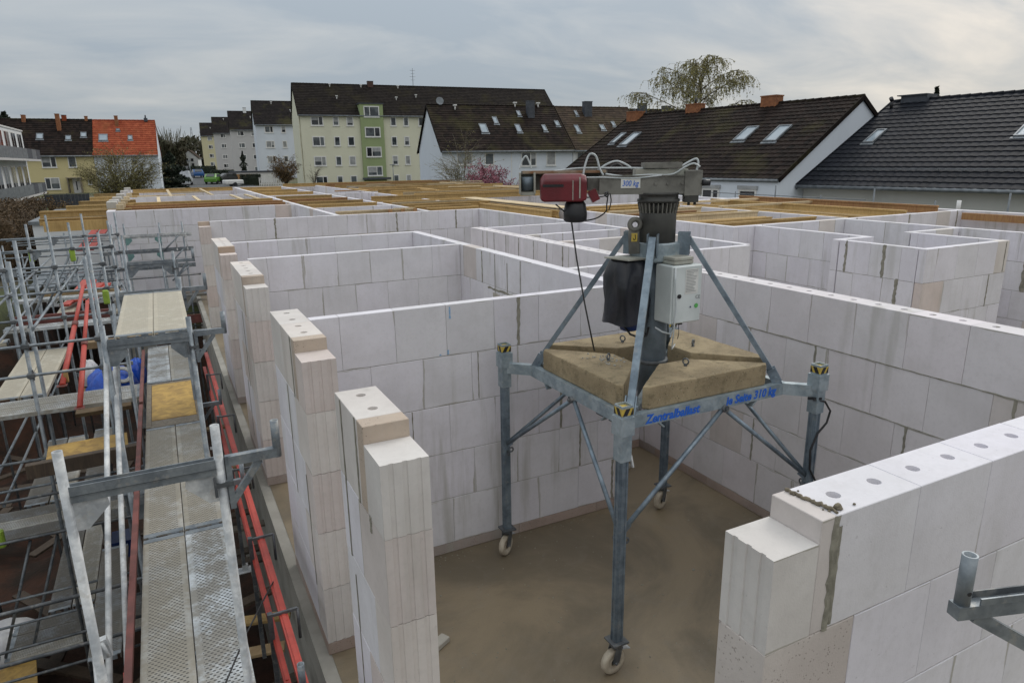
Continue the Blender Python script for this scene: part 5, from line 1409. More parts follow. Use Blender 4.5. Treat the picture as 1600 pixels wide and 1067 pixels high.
# --- scaffold in front of the grey back left wall
bs = thing('back_scaffold', 'scaffold with teal gusseted frames standing before the grey back left wall', 'scaffold', (0, 0, -4.2))
for x in (-1.25, -.95, -.05, .55):
    standard(bs, x, 22.4, 0, fz(2.3)); 
for x in (-1.0, -.1): standard(bs, x, 21.7, 0, fz(2.05))
for z, m in ((1.95,SW),(1.52,ST),(1.04,ST)):
    ubeam(bs, (-1.6,22.4,fz(z)), (.78,22.4,fz(z)), m, .07, .07)
for z in (.75, .35, -.4, -.8): ledger(bs, (-1.5,22.2,fz(z)), (.85,22.2,fz(z)), M['steel_dark'])
for x, z, m in ((-.95,1.9,ST),(-.05,1.9,ST),(-.95,1.45,ST),(-.05,1.45,ST)): gusset(bs, x, 22.35, fz(z), 1 if x < -.5 else -1, TG)
for p, q in (((0,22.3,1.5),(.42,22.3,1.9)), ((.0,22.3,1.0),(.5,22.3,1.5)), ((.1,22.3,.6),(.6,22.3,1.0))):
    b = MB(); b.tube((p[0],p[1],fz(p[2])), (q[0],q[1],fz(q[2])), .02, 8); b.build('diagonal_brace', ST, bs)
for x in (.34, .62): ledger(bs, (x,22.35,fz(1.5)), (x,22.35,fz(1.9)), SW, .015, 'hanger')
for k in (-1,): 
    plank((-.05,22.05,.2), 'x', 2.0, 'plank_low', 'dark plank before the grey back left wall', GX)
    plank((.15,20.6,-.6), 'x', 1.4, 'plank_clean', 'clean plank low down before the grey back left wall', GX)
b = MB(); b.cbox((-.4,20.9,-.45),(.75,20.95,-.2), .004); tag(b.build('toe_board', M['red_rust']), 'dark red toe board low before the grey back left wall', 'toe board')
# clutter of standards farther left
ls = thing('far_left_scaffold', 'tangle of grey scaffold standards and rails before the white garden wall', 'scaffold', (0, 0, -4.2))
rl = random.Random(21)
for i in range(13):
    x = -4.6+i*.27+rl.uniform(-.05,.05); y = 23.6+rl.uniform(0,5); standard(ls, x, y, 0, fz(.7+rl.uniform(0,1.2)), None, 8)
for i in range(7):
    y = 23.8+i*.7; z = .2+rl.uniform(0,1.6); ledger(ls, (-4.4,y,fz(z)), (-1.5,y,fz(z)))
for i in range(4):
    b = MB(); x = -4.4+i*.7; b.tube((x,24.5,fz(-.4)), (x+.6,24.5+rl.uniform(0,2),fz(1.2)), .02, 8); b.build('diagonal_brace', ST, ls)
for i in range(4):
    b = MB(); x = -3.6+.5*i; b.bar((x,24.2,fz(.4)), (x,27.4,fz(.45)), .3, .05); b.build('deck', M['steel'], ls)
# lone scaffold bracket at the lower right
ck = thing('scaffold_bracket', 'single galvanised scaffold bracket reaching in at the lower right corner', 'bracket', (2.255, 1.10, 2.43))
d = Vector((.30,-.10,0)).normalized(); nn_ = Vector((-d.y,d.x,0))
MB().tube((0,0,-.02), (0,0,.185), .0245, 16, hollow=True).build('spigot', ST, ck)
for zz in (.05,): MB().tube(Vector((0,0,zz))-nn_*.0255, Vector((0,0,zz))-nn_*.02, .008, 8).build('pin_hole', M['black'], ck)  # black disc on the tube, standing in for the dark inside of a hole
MB().bar(Vector((-.028*d.x,-.028*d.y,-.025)), d*1.1+Vector((0,0,-.025)), .05, .05).build('arm', ST, ck)
for s_ in (-1, 1):
    MB().bar(d*.05+Vector((0,0,.012))+nn_*s_*.022, d*1.1+Vector((0,0,.012))+nn_*s_*.022, .006, .026).build('arm_lip', M['steel_dark'] if s_ > 0 else ST, ck)
MB().bar(d*.05+Vector((0,0,-.05)), d*.95+Vector((0,0,-.62)), .035, .045).build('strut', ST, ck)
# ------------------------------------------------------------------ houses
def roof_sheet(s0, s1, b0, z0, b1, z1, tw=.30, th=.34, wave=False):
    """tiled slope from the eave (b0,z0) up to the ridge (b1,z1): overlapping courses, each a real step"""
    L = sqrt((b1-b0)**2+(z1-z0)**2); rows = max(2, round(L/th)); ub, uz = (b1-b0)/L, (z1-z0)/L
    nb, nz = (-uz, ub) if ub > 0 else (uz, -ub)
    b = MB(); UV = []
    cols = max(1, round((s1-s0)/tw)); sub = 4 if wave else 1
    if wave:
        xs = [s0+(s1-s0)*i/(cols*sub) for i in range(cols*sub+1)]
        hs = [.022*(0,.75,1.0,.55)[i % sub] for i in range(cols*sub+1)]
    else: xs = [s0, s1]; hs = [0, 0]
    for r in range(rows):
        a, c = L*r/rows, L*(r+1)/rows+.02
        for k in range(len(xs)-1):
            o = len(b.v)
            for (t, lift) in ((a, .0), (a, .045), (c, .012)):
                for j in (k, k+1):
                    h = hs[j]+lift+.01; 
                    if lift == 0: h = .0
                    b.v.append((xs[j], b0+ub*t+nb*h, z0+uz*t+nz*h))
            fl = ub > 0
            for f, uv in (((0,1,3,2), (0,0)), ((2,3,5,4), (0,1))):
                f = tuple(o+i for i in f)
                b.f.append(f if fl else f[::-1]); b.sm.append(False); b.mi.append(0)
                if wave: q = [((k//sub)+.5, r+.5)]*4
                else: q = [((xs[0]-s0)/tw+.001, r+.5), ((xs[1]-s0)/tw, r+.5), ((xs[1]-s0)/tw, r+.5), ((xs[0]-s0)/tw+.001, r+.5)]
                UV += q if fl else q[::-1]
    return b, UV
def build_roof(name, bu, mat, parent):
    b, UV = bu; me = b.mesh(name, M[mat]); uvl = me.uv_layers.new(name='UVMap')
    for i, uv in enumerate(UV): uvl.data[i].uv = uv
    return link(name, me, parent)
rh = random.Random(77)
def window(root, s0, s1, z0, z1, style='d', b=0.0, gl=None, zr=0, fm='frame_white', fw=.085):
    """frame standing a little proud of the wall, panes set back in it"""
    f = MB(); w = fw; pr = .05
    def bx(a, c, d, e, p=pr): f.box((a, b-p, d-zr), (c, b+.03, e-zr))
    bx(s0, s0+w, z0+w, z1-w); bx(s1-w, s1, z0+w, z1-w); bx(s0, s1, z0, z0+w); bx(s0, s1, z1-w, z1)
    bx(s0-.05, s1+.05, z0-.06, z0-.003, pr+.05)
    cuts = [s0+w]
    if style == 'd': m = s0+(s1-s0)*.62; bx(m-.05, m+.05, z0+w, z1-w); cuts += [m-.05, m+.05]
    if style == 'e': m = s0+(s1-s0)*.38; bx(m-.05, m+.05, z0+w, z1-w); cuts += [m-.05, m+.05]
    cuts.append(s1-w)
    fr = f.build('window', M[fm], root)
    for i in range(0, len(cuts), 2):
        p = MB(); g = gl or rh.choice(('glass','glass','glass_dark','glass_curtain' if rh.random() < .5 else 'glass'))
        p.box((cuts[i], b-.012, z0+w-zr), (cuts[i+1], b+.02, z1-w-zr)); p.build('pane', M[g], fr)
        if rh.random() < .25 and gl is None:
            h = rh.uniform(.25,.6)*(z1-z0); q = MB(); q.box((cuts[i]+.003, b-.022, z1-w-h-zr), (cuts[i+1]-.003, b-.013, z1-w-.002-zr)); q.build('blind', M['shutter'], fr)
    return fr
def gable_house(name, label, P, ang, base, s0, s1, depth, eave, rb, rz, wall_m, roof_m, wins=(), sky=(), chim=(), wave=False, ov=.35, gov=.12, tw=.30, th=.34, b_eave=None, gl=None, cat='house', vents=(), group=None):
    a = radians(ang); rzang = atan2(cos(a), sin(a))
    root = thing(name, label, cat, (P[0], P[1], base), rzang, group)
    z = lambda v: v-base
    be = eave if b_eave is None else b_eave
    V = []; pr = [(0, base-1.5), (0, eave-.05), (rb, rz-.12), (depth, be-.05), (depth, base-1.5)]
    for s in (s0, s1): V += [(s, q, z(h)) for q, h in pr]
    wb = MB(); wb.add(V, [(0,1,2,3,4), (9,8,7,6,5)] + [(i, (i+5), (i+1)%5+5, (i+1)%5) for i in range(5)])
    wb.build('wall', M[wall_m], root)
    k = (rz-eave)/rb
    rf_ = build_roof('roof', roof_sheet(s0-gov, s1+gov, -ov, z(eave-ov*k), rb, z(rz), tw, th, wave), roof_m, root)
    if wave: pass
    build_roof('roof', roof_sheet(s0-gov, s1+gov, depth+ov, z(be-ov*(rz-be)/(depth-rb)), rb, z(rz), tw, th, False), roof_m, root)
    rr = MB()
    n = max(2, int((s1-s0)/.42))
    for i in range(n):
        x0 = s0-gov+(s1-s0+2*gov)*i/n; x1 = s0-gov+(s1-s0+2*gov)*(i+1)/n+.03
        rr.path([(x0, rb, z(rz)+.01), (x1, rb, z(rz)+.035)], .10, 7)
    rr.build('ridge_cap', M[roof_m], root)
    g = MB(); g.path([(s0-gov, -ov-.04, z(eave-ov*k)-.04), (s1+gov, -ov-.04, z(eave-ov*k)-.04)], .075, 8); g.build('gutter', M['zinc'], root)
    vb = MB()
    for s, sg in ((s0-gov-.02, -1), (s1+gov+.02, 1)):
        vb.bar((s, -ov, z(eave-ov*k)-.02), (s, rb, z(rz)-.02), .05, .20); vb.bar((s, depth+ov, z(be-ov*(rz-be)/(depth-rb))-.02), (s, rb, z(rz)-.02), .05, .20)
    vb.build('verge_board', M[roof_m], root)
    for w in wins:
        window(root, w[0], w[1], w[2], w[3], w[4] if len(w) > 4 else 's', 0, w[5] if len(w) > 5 else gl, base, fw=.13 if cat == 'apartment block' else .085)
    # things on the front slope
    Ls = sqrt(rb*rb+(rz-eave)**2); ub, uz = rb/Ls, (rz-eave)/Ls
    def slope(s, b, h): return (s, b-uz*h, z(eave+b*k)+ub*h)
    for (sa, sb, ba, bb) in sky:
        f = MB(); H = .13; w = .07
        def sl(x0, x1, c0, c1, h0, h1):
            V = [slope(x, c, h) for h in (h0, h1) for x, c in ((x0,c0),(x1,c0),(x1,c1),(x0,c1))]
            f.add(V, [(3,2,1,0),(4,5,6,7),(0,1,5,4),(1,2,6,5),(2,3,7,6),(3,0,4,7)])
        wv = w*ub
        sl(sa, sa+w, ba+wv, bb-wv, .0, H); sl(sb-w, sb, ba+wv, bb-wv, .0, H); sl(sa, sb, ba, ba+wv, .0, H); sl(sa, sb, bb-wv, bb, .0, H)
        sl(sa-.06, sb+.06, ba-.14, ba-.004, .03, .075)
        ro_ = f.build('roof_window', M['zinc'], root)
        f = MB(); sl(sa+w, sb-w, ba+wv, bb-wv, .03, H-.035); f.build('pane', M['glass_sky'], ro_)
    for (sa, sb, ba, bb, zt, m) in chim:
        zb = z(eave+min(ba, rb)*k)-.5
        c = MB(); c.box((sa, ba, zb), (sb, bb, z(zt))); ch = c.build('chimney', M[m], root)
        c = MB(); c.box((sa-.03, ba-.03, z(zt)+.003), (sb+.03, bb+.03, z(zt)+.06)); c.build('chimney_cap', M['slate' if m != 'brick_orange' else 'brick_orange'], ch)
    for (s, b) in vents:
        c = MB(); p = Vector(slope(s, b, .0)); c.tube(p, p+Vector((0,0,.35)), .07, 8); c.bar(p+Vector((-.16,0,.42)), p+Vector((.16,0,.42)), .3, .12); c.build('roof_vent', M['frame_white'], root)
    root['k'] = k
    return root, slope
U = 95
# pale green apartment block
rows = ((8.70,9.95),(6.06,7.35),(3.47,4.77),(.98,2.15))
W_ = []
for r, (a, c) in enumerate(rows):
    W_ += [(1.49,3.14,a,c,'d'),(4.37,5.21,a,c),(6.19,7.15,a,c),(12.22,13.07,a,c),(14.05,14.84,a,c),(16.2,17.9,a,c,'d'),(19.4,20.3,a,c),(21.7,22.6,a,c)]
apt, asl = gable_house('apartment_block', 'long pale green four storey block with a darker green stair tower', (18.1,97.34), U, .8, 0, 38, 10, 10.33, 5, 14.5, 'pl_green', 'rt_moss', W_, (), [(10.3,11.1,4.6,5.3,15.0,'brick_dark')], vents=((4.97,4.5),(5.5,2.4),(9.3,4.5),(14.6,4.5),(13.8,2.4),(16.8,2.9)), cat='apartment block', th=.36)
b = MB(); b.box((8.03,-.38,-.3),(11.2,4.0,10.75)); tw_ = b.build('stair_tower', M['pl_green2'], apt)
b = MB(); b.box((7.93,-.48,10.753),(11.3,4.0,10.9)); b.build('tower_roof', M['slate'], tw_)
for a, c, st in ((9.85,11.3,'e'),(7.23,8.57,'d'),(4.57,5.95,'e'),(2.02,3.36,'d')): window(apt, 8.55,10.68,a,c,st,-.38,None,.8,fw=.13)
b = MB(); b.box((7.8,-1.0,.75),(11.7,-.383,1.02)); b.build('entrance_canopy', M['slate'], apt)
b = MB(); p = Vector(asl(17,5,0)); b.tube(p, p+Vector((0,0,2.5)), .035, 6)
for h, l in ((2.2,.8),(1.75,.55),(1.35,.9),(.9,.6)): b.tube(p+Vector((-l/2,0,h)), p+Vector((l/2,0,h)), .02, 5)
b.build('antenna', M['zinc'], apt)
b = MB(); b.box((-.03,0,0),(.14,.06,9.4)); b.build('corner_strip', M['pl_cream'], apt)
gable_house('apartment_block', 'white four storey block half hidden by the pale green block', (16.51,128.42), U, .8, 0, 9, 10, 10.59, 5, 14.55, 'pl_blue', 'rt_far', [w for a, c in ((9.0,10.15),(6.5,7.7),(4.05,5.2),(1.5,2.66)) for w in ((1.43,2.88,a,c,'d'),(4.16,4.95,a,c),(6.3,7.1,a,c))], vents=((3.2,4.3),(6.2,2.5)), cat='apartment block', gl=None, th=.4)
gable_house('apartment_block', 'pale grey four storey block behind the white one', (16.34,168.87), U, 1.8, 0, 9, 10, 11.42, 5, 15.45, 'pl_grey', 'rt_far', [w for a, c in ((9.9,11.0),(7.35,8.45),(4.85,5.93),(2.2,3.3)) for w in ((1.45,2.83,a,c,'e'),(4.25,4.98,a,c))], chim=[(3.2,3.9,4.5,5.2,16.2,'pl_white')], vents=((4.6,3),), cat='apartment block', th=.45)
gable_house('apartment_block', 'grey four storey block, second farthest of the staggered row', (15.4,202.98), U, 2.0, 0, 9, 10, 12.05, 5, 16.1, 'pl_grey', 'rt_far', [(1.6,2.9,a-1.1,a,'d') for a in (11.74,9.13,6.37,4.02)], vents=((2.9,4),), cat='apartment block', th=.5)
gable_house('apartment_block', 'cream yellow four storey block, farthest of the staggered row', (14.83,244.75), U, 2.4, 0, 9, 10, 12.84, 5, 16.75, 'pl_cream', 'rt_far', [(1.85,3.18,a-1.15,a,'d') for a in (12.4,9.83,7.12,4.6)], vents=((3,2.6),), cat='apartment block', th=.5)
gable_house('gabled_house', 'small far white house with its gable to the street', (14.1,262.8), 10, 3.0, 0, 9, 5.2, 6.3, 2.6, 8.7, 'pl_white', 'rt_brown2', (), cat='house', th=.45)
g0 = MB()
gh = [o for o in bpy.data.objects if o.name.startswith('gabled_house')][0]
for q, zz in ((1.3,1.9),(2.9,1.9),(1.2,.3),(3.0,.3)):
    w = MB(); w.box((-.05, q, zz), (.02, q+1.0, zz+1.1)); f_ = w.build('window', M['frame_white'], gh); w = MB(); w.box((-.07, q+.1, zz+.1), (-.052, q+.9, zz+1.0)); w.build('pane', M['glass_dark'], f_)
gable_house('gabled_house', 'far house with a red brown roof left of the small white gable', (6.6,266), U, 3.0, 0, 4.4, 6, 5.6, 3, 8.9, 'pl_white', 'rt_red' if False else 'rt_brown2', (), th=.45)
# yellow and red terrace
yel, _ = gable_house('row_house', 'yellow terraced house with a dark roof behind the bare bush', (.72,91.57), 93, 1.0, -21, -6.5, 8, 5.33, 4, 9.03, 'pl_yellow', 'rt_brown',
    [(-11.5,-10.1,3.78,5.03,'d'),(-9.01,-8.2,3.75,5.0),(-11.5,-10.1,1.43,2.71,'e'),(-7.4,-7.03,1.88,2.48),(-14.2,-13.0,3.78,5.03,'d')],
    [(-11.87,-11.2,1.6,2.25),(-9.1,-8.55,1.5,2.0),(-7.63,-7.05,1.85,2.4)], [(-13.27,-12.9,3.6,4.2,9.45,'brick_orange'),(-9.9,-9.5,2.6,3.1,9.55,'brick_orange'),(-9.45,-9.0,3.8,4.3,9.5,'rt_red'),(-7.2,-6.9,3.8,4.2,9.4,'brick_orange')], gov=.0)
b = MB(); b.box((-8.9,-.06,-.1),(-8.2,.02,1.55)); dr = b.build('door', M['frame_white'], yel); b = MB(); b.box((-8.6,-.075,.3),(-8.48,-.062,1.3)); b.build('pane', M['glass_dark'], dr)
b = MB(); b.box((-9.4,-.8,1.60),(-7.9,0,1.69)); b.build('porch_roof', M['timber_grey'], yel)
for x in (-9.32,-8.1): b = MB(); b.box((x,-.75,-.1),(x+.12,-.05,1.597)); b.build('porch_post', M['timber_grey'], yel)
redh, _ = gable_house('row_house', 'white terraced house with a bright orange red tiled roof', (.72,91.57), 93, 1.0, -6.46, 0, 8, 5.33, 4, 9.0, 'pl_blue', 'rt_red',
    [(-5.21,-4.22,3.97,5.04,'d'),(-2.79,-2.15,3.94,5.01),(-1.22,-.89,1.83,2.34),(-5.3,-4.2,1.4,2.6,'d')], [(-5.86,-4.95,1.4,2.2),(-2.92,-2.44,1.5,2.05),(-4.08,-3.7,2.65,2.88)], [(-4.14,-3.8,3.2,3.7,9.45,'brick_orange')], gov=.0)
b = MB(); b.box((-1.12,3.7,7.9),(-.74,4.3,8.3)); b.tube((-.95,4,8.3),(-.92,4,8.65),.08,8); b.build('flue', M['slate'], redh)
# flat roofed block with balconies at the left edge
bal = thing('balcony_block', 'flat roofed white apartment block with grey balcony railings at the left edge', 'apartment block', (-9.75, 60, .6))
b = MB(); b.box((-22,-22,-1.5),(0,14.4,6.25)); b.build('wall', M['pl_white'], bal)
b = MB(); b.box((-22.1,-22.1,6.253),(.08,14.5,6.36)); b.build('roof_edge', M['frame_white'], bal)
for zb in (3.75, 1.0):
    b = MB(); b.box((.003,-22,zb),(1.1,14.0,zb+.16)); b.build('balcony_slab', M['pl_grey'], bal)
    for i in range(15):
        y = -21+2.35*i
        m = 'slate' if i in (12, 14) else 'zinc'
        b = MB(); b.box((1.06,y+.02,zb+.165),(1.10,y+2.33,zb+.95)); b.build('balcony_panel', M[m], bal)
    for i in range(12):
        y = -21.2+2.95*i; zt = zb+2.3 if zb > 2 else zb+2.4
        fr = MB(); fr.box((-.02,y+.2,zb+.17),(.03,y+2.3,zt)); f_ = fr.build('window', M['frame_white'], bal)
        p = MB(); p.box((.032,y+.32,zb+.25),(.045,y+1.05,zt-.1)); p.build('pane', M['glass_dark'], f_); p = MB(); p.box((.032,y+1.25,zb+.25),(.045,y+2.15,zt-.1)); p.build('pane', M['glass_dark' if i % 3 else 'glass_curtain'], f_)
    b = MB(); b.box((.05,13.96,zb+.165),(1.05,14.0,zb+.95)); b.build('balcony_panel', M['zinc'], bal)
# white terrace behind the formwork
UW = 97
wh, wsl = gable_house('row_house', 'white gabled terrace with a dark tiled roof and six rooflights behind the pink bush', (22.75,57.98), UW, .1, 0, 12.6, 9.0, 5.0, 4.75, 8.95, 'pl_blue', 'rt_brown',
    [(1.35,2.76,3.55,4.6,'d','glass_curtain'),(3.93,4.82,3.5,4.58,'s','glass'),(7.43,8.93,3.35,4.62,'d'),(9.93,10.87,3.38,4.7,'s','shutter')],
    [(4.2,4.9,1.56,2.55),(5.77,6.22,2.58,3.35),(7.69,8.2,1.62,2.5),(8.47,8.83,3.5,4.1),(10.4,10.8,1.75,2.45),(11.93,12.35,2.35,2.95)], [(9.45,10.1,3.25,3.9,9.3,'slate')], tw=.3, th=.33, vents=((2.5,4.2),(8.6,4.6),(11.0,4.6)))
b = MB(); b.tube((1.15,4.75,8.7),(1.15,4.75,9.2),.03,6); b.lathe((0,0,0), [(.02,0),(.25,.05),(.36,.14),(.34,.14),(.02,.03)], 16)
n0 = len(b.v)-16*5
for i in range(n0, len(b.v)):
    x, y, z_ = b.v[i]; v = Matrix.Rotation(radians(75), 3, 'X') @ Vector((x, y, z_)); b.v[i] = (v.x+1.15, v.y+4.6, v.z+9.15)
b.build('satellite_dish', M['zinc'], wh)
b = MB(); b.box((6.45,-.03,-.5),(6.53,.03,4.8)); b.build('downpipe', M['frame_white'], wh)
gable_house('row_house', 'brown roofed terrace adjoining the white gabled one', (22.75,57.98), UW, .1, 12.65, 20.9, 9.0, 4.97, 4.75, 8.9, 'pl_white', 'rt_brown2', [(13.0,14.2,3.4,4.6,'d'),(16,17,3.4,4.6)],
    [(14.62,14.9,3.65,4.25),(13.8,14.25,1.65,2.5),(16.56,17.05,1.95,2.55),(18.04,18.42,2.4,2.95)], [(15.55,16.35,3.55,4.2,9.35,'slate')], gov=.02)
gable_house('row_house', 'dark roofed terrace end seen over the ridge of the near brown roof', (22.75,57.98), UW, .1, 20.95, 33, 9.0, 4.9, 4.75, 8.75, 'pl_white', 'rt_brown', (), (), [(21.6,22.4,3.3,3.9,9.25,'slate'),(24.6,25.4,3.6,4.2,9.05,'slate')], gov=.02)
# near houses on the right
u2_ = Vector((-.1219,.9925)); O2 = Vector((23.82,21.56)); r2_ = Vector((.9925,.1219))
PH2 = O2+u2_*15.2
S2 = lambda s: 15.2-s
h2, h2s = gable_house('terraced_house', 'white gabled house with a dark brown tiled roof and orange chimneys right of the crane', (PH2.x,PH2.y), 173, -.2, 0, 15.2, 11.7, 2.95, 5.86, 6.52, 'pl_blue', 'rt_brown',
    [(S2(1.96),S2(1.0),1.3,2.5,'s','glass_dark'),(S2(4.1),S2(3.05),1.3,2.5,'d','glass_dark'),(S2(8.0),S2(6.9),1.3,2.5,'d')],
    [(S2(2.80),S2(2.08),2.6,3.8),(S2(4.68),S2(3.95),2.75,3.85),(S2(14.0),S2(13.55),2.95,3.95),(S2(12.9),S2(12.2),2.7,3.9)],
    [(S2(5.32),S2(4.40),5.55,6.15,6.9,'brick_orange'),(S2(10.45),S2(9.5),5.55,6.15,6.85,'brick_orange'),(S2(15.0),S2(14.1),5.2,5.9,6.7,'brick_orange')], wave=True, ov=.02, gov=.06, tw=.30, th=.34)
b = MB(); b.tube((S2(9.95),5.85,7.1),(S2(9.95),5.85,7.45),.07,8); b.tube((S2(14.6),5.5,6.8),(S2(14.6),5.5,7.15),.07,8); b.build('flue_pipe', M['black'], h2)
for sA, sB in ((S2(1.96),S2(1.0)),(S2(4.1),S2(3.05))):
    b = MB(); b.box((sA-.05,-.09,2.705),(sB+.05,.02,2.86)); b.build('shutter_box', M['shutter'], h2)
PH3 = O2+r2_*1.89
h3, h3s = gable_house('terraced_house', 'house with a new glossy anthracite tiled roof at the right edge', (PH3.x,PH3.y), 173, -.2, .03, 17, 13.1, 2.95, 6.57, 6.36, 'pl_old', 'rt_black', (), [(.95,1.42,2.75,3.85),(6.75,7.5,2.9,3.75)], (), wave=True, ov=.55, gov=0, tw=.34, th=.40)
b = MB(); p = Vector(h3s(.35,5.9,0)); b.tube(p, p+Vector((0,0,.4)), .07, 8); b.tube(p+Vector((0,0,.38)), p+Vector((.0,-.12,.5)), .09, 8); b.build('vent_pipe', M['black'], h3)
b = MB(); b.box((.55,6.3,5.6),(1.75,7.2,6.78)); b.build('chimney_box', M['slate'], h3); b = MB(); b.box((.40,6.2,6.783),(1.75,7.3,6.83)); b.build('chimney_lid', M['slate'], h3)
sg_ = MB(); pts = []
for i in range(40):
    s = .3+i*.42; p = Vector(h3s(s,.55,.02)); q = Vector(h3s(s,.55,.16))
    if i % 2 == 0: sg_.bar(p, q, .02, .02)
sg_.tube(h3s(.3,.55,.15), h3s(16.9,.55,.15), .014, 6); sg_.tube(h3s(.3,.55,.09), h3s(16.9,.55,.09), .010, 6)
sg_.build('snow_guard', M['zinc'], h3)
for i in range(15):
    b = MB(); s = .7+1.1*i; b.bar((s,-.50,2.80),(s,.05,3.06), .09, .11); b.build('rafter_end', M['timber_dark'], h3)
b = MB(); b.bar((.0,-.55,2.70),(.0,6.57,6.55), .10, .03); b.build('verge_flashing', M['zinc'], h3)
# rail posts behind the right rooms
rp = thing('edge_guard', 'thin grey edge guard posts standing before the old white wall on the right', 'guard rail', (17.9, 11, 0))
for i in range(8):
    b = MB(); y = -3.5+i*1.75; b.tube((0,y,0), (0,y,2.75+.25*(i % 2)), .022, 6); b.build('post', M['zinc'], rp)
b = MB(); b.tube((0,2.0,2.68),(0,8.2,2.68), .014, 6); b.build('rail', M['zinc'], rp)
b = MB(); b.tube((0,-.6,2.5),(0,-.6,2.78), .05, 10); b.build('vent_stub', M['frame_white'], rp)
# small buildings and fences on the left
gb = thing('garden_shed', 'low white flat roofed garden building behind the scaffold tangle', 'shed', (-3.1, 33.8, -.8))
b = MB(); b.box((-1.15,-3.0,-.5),(1.25,5.2,2.62)); b.build('wall', M['pl_white'], gb); b = MB(); b.box((-1.25,-3.1,2.623),(1.35,5.3,2.74)); b.build('roof', M['zinc'], gb)
fn = thing('board_fence', 'grey board fence before the yellow house', 'fence', (-8.2, 68.5, .1))
for i in range(12):
    b = MB(); b.cbox((i*.26,-.02,0),(i*.26+.25,.02,1.55), .006); b.build('board', M['slate'], fn)
for i in range(3): b = MB(); b.box((i*1.55-.04,.025,0),(i*1.55+.04,.1,1.6)); b.build('post', M['slate'], fn)
gg = thing('garage', 'low dark flat roofed garage before the apartment row', 'garage', (13.2, 112, .9), radians(-10))
b = MB(); b.box((-3.2,0,-.5),(3.4,5,1.75)); b.build('wall', M['pl_grey'], gg); b = MB(); b.box((-3.3,-.1,1.753),(3.5,5.1,1.95)); b.build('roof', M['slate'], gg)
for i in range(2): b = MB(); b.box((-2.9+3.1*i,-.04,-.3),(-.1+3.1*i,.0,1.5)); b.build('door', M['frame_white' if i else 'timber_red'], gg)
f2 = thing('picket_fence', 'white picket fence below the white apartment block', 'fence', (12.6, 100, .9), radians(-10))
for i in range(16): b = MB(); b.box((i*.22,-.02,0),(i*.22+.12,.02,1.2)); b.build('picket', M['frame_white'], f2)
b = MB(); b.box((0,.021,.3),(3.5,.05,.4)); b.box((0,.021,.9),(3.5,.05,1.0)); b.build('rail', M['frame_white'], f2)
for nm, P, h, lab in (('street_lamp',(25.86,82.19,.8),2.7,'slim street lamp before the pale green block'),('street_lamp',(4.91,114,1.0),3.4,'slim street lamp beside the white van')):
    t = thing(nm, lab, 'street lamp', P, 0, 'street lamps'); b = MB(); b.tube((0,0,0),(0,0,h),.06,8,.04); b.build('post', M['zinc'], t); b = MB(); b.cbox((-.35,-.12,h),(.25,.12,h+.10), .03); b.build('lamp_head', M['zinc'], t)
tm = thing('lattice_mast', 'faint lattice radio mast far behind the trees', 'mast', (15.86,317,3)); b = MB()
for i in range(10):
    z0, z1 = i*1.55, (i+1)*1.55; w0, w1 = .9-.07*i, .9-.07*(i+1)
    for sx in (-1,1):
        for sy in (-1,1): b.bar((sx*w0,sy*w0,z0),(sx*w1,sy*w1,z1), .10, .10)
        b.bar((sx*w0,-w0,z0),(sx*w1,w1,z1), .06, .06); b.bar((-sx*w0,-w0,z0),(sx*w1,-w1,z1), .06, .06)
b.build('lattice', M['zinc'], tm)
# ------------------------------------------------------------------ cars
def car(label, P, rz, paint, kind='hatch'):
    t = thing('parked_car', label, 'car' if kind != 'van' else 'van', (P[0], P[1], ground_z(P[0], P[1])+.06), rz, 'vehicles parked in the street')
    if kind == 'van': prof = [(-2.4,.35),(2.4,.35),(2.45,.9),(2.0,1.15),(1.5,1.95),(-2.35,2.0),(-2.4,1.2)]; win = [(1.0,1.2),(1.85,1.2),(1.42,1.78),(1.0,1.78)]; hw = .95
    else: prof = [(-2.0,.32),(2.05,.32),(2.1,.62),(1.95,.80),(1.05,.92),(.35,1.42),(-1.25,1.46),(-1.95,1.0),(-2.05,.7)]; win = [(-1.35,.98),(.85,.96),(.28,1.34),(-1.15,1.37)]; hw = .86
    b = MB(); n = len(prof); V = []
    for y, sc in ((-hw,.0),(-hw+.06,.05),(hw-.06,.05),(hw,.0)):
        for x, z in prof:
            ins = .0 if abs(y) < hw else .05
            tz = max(0,(z-.9))*.22*(1 if y > 0 else -1)
            V.append((x*(1-ins*.4), y-tz, z-(ins if z > .5 else -ins)))
    b.add(V, [tuple(range(n-1,-1,-1)), tuple(3*n+i for i in range(n))] + [(k*n+i, k*n+(i+1)%n, (k+1)*n+(i+1)%n, (k+1)*n+i) for k in range(3) for i in range(n)])
    b.build('body', paint, t)
    for s in (-1, 1):
        w = MB(); V = [(x, s*(hw-.02+.012)-max(0,(z-.9))*.22*s, z) for x, z in win]; w.add(V + [(x, y-s*.02, z) for x, y, z in V], [(0,1,2,3) if s < 0 else (3,2,1,0)]); w.build('side_window', M['glass_dark'], t)
        for x in (-1.3, 1.35):
            w = MB(); w.tube((x, s*(hw-.18), .33), (x, s*(hw+.01), .33), .33, 14); w.tube((x, s*(hw+.01), .33), (x, s*(hw+.02), .33), .20, 10); w.build('wheel', M['black'], t)
    if kind != 'van':
        w = MB(); w.add([(1.02,-.62,.95),(1.02,.62,.95),(.42,.56,1.405),(.42,-.56,1.405)], [(0,1,2,3)]); w.add([(-1.93,-.6,1.04),(-1.93,.6,1.04),(-1.33,.54,1.43),(-1.33,-.54,1.43)], [(3,2,1,0)])
        for i in range(len(w.v)): x, y, z = w.v[i]; w.v[i] = (x+(.02 if x > 0 else -.02), y, z+.015)
        w.build('windscreen', M['glass_dark'], t)
    return t
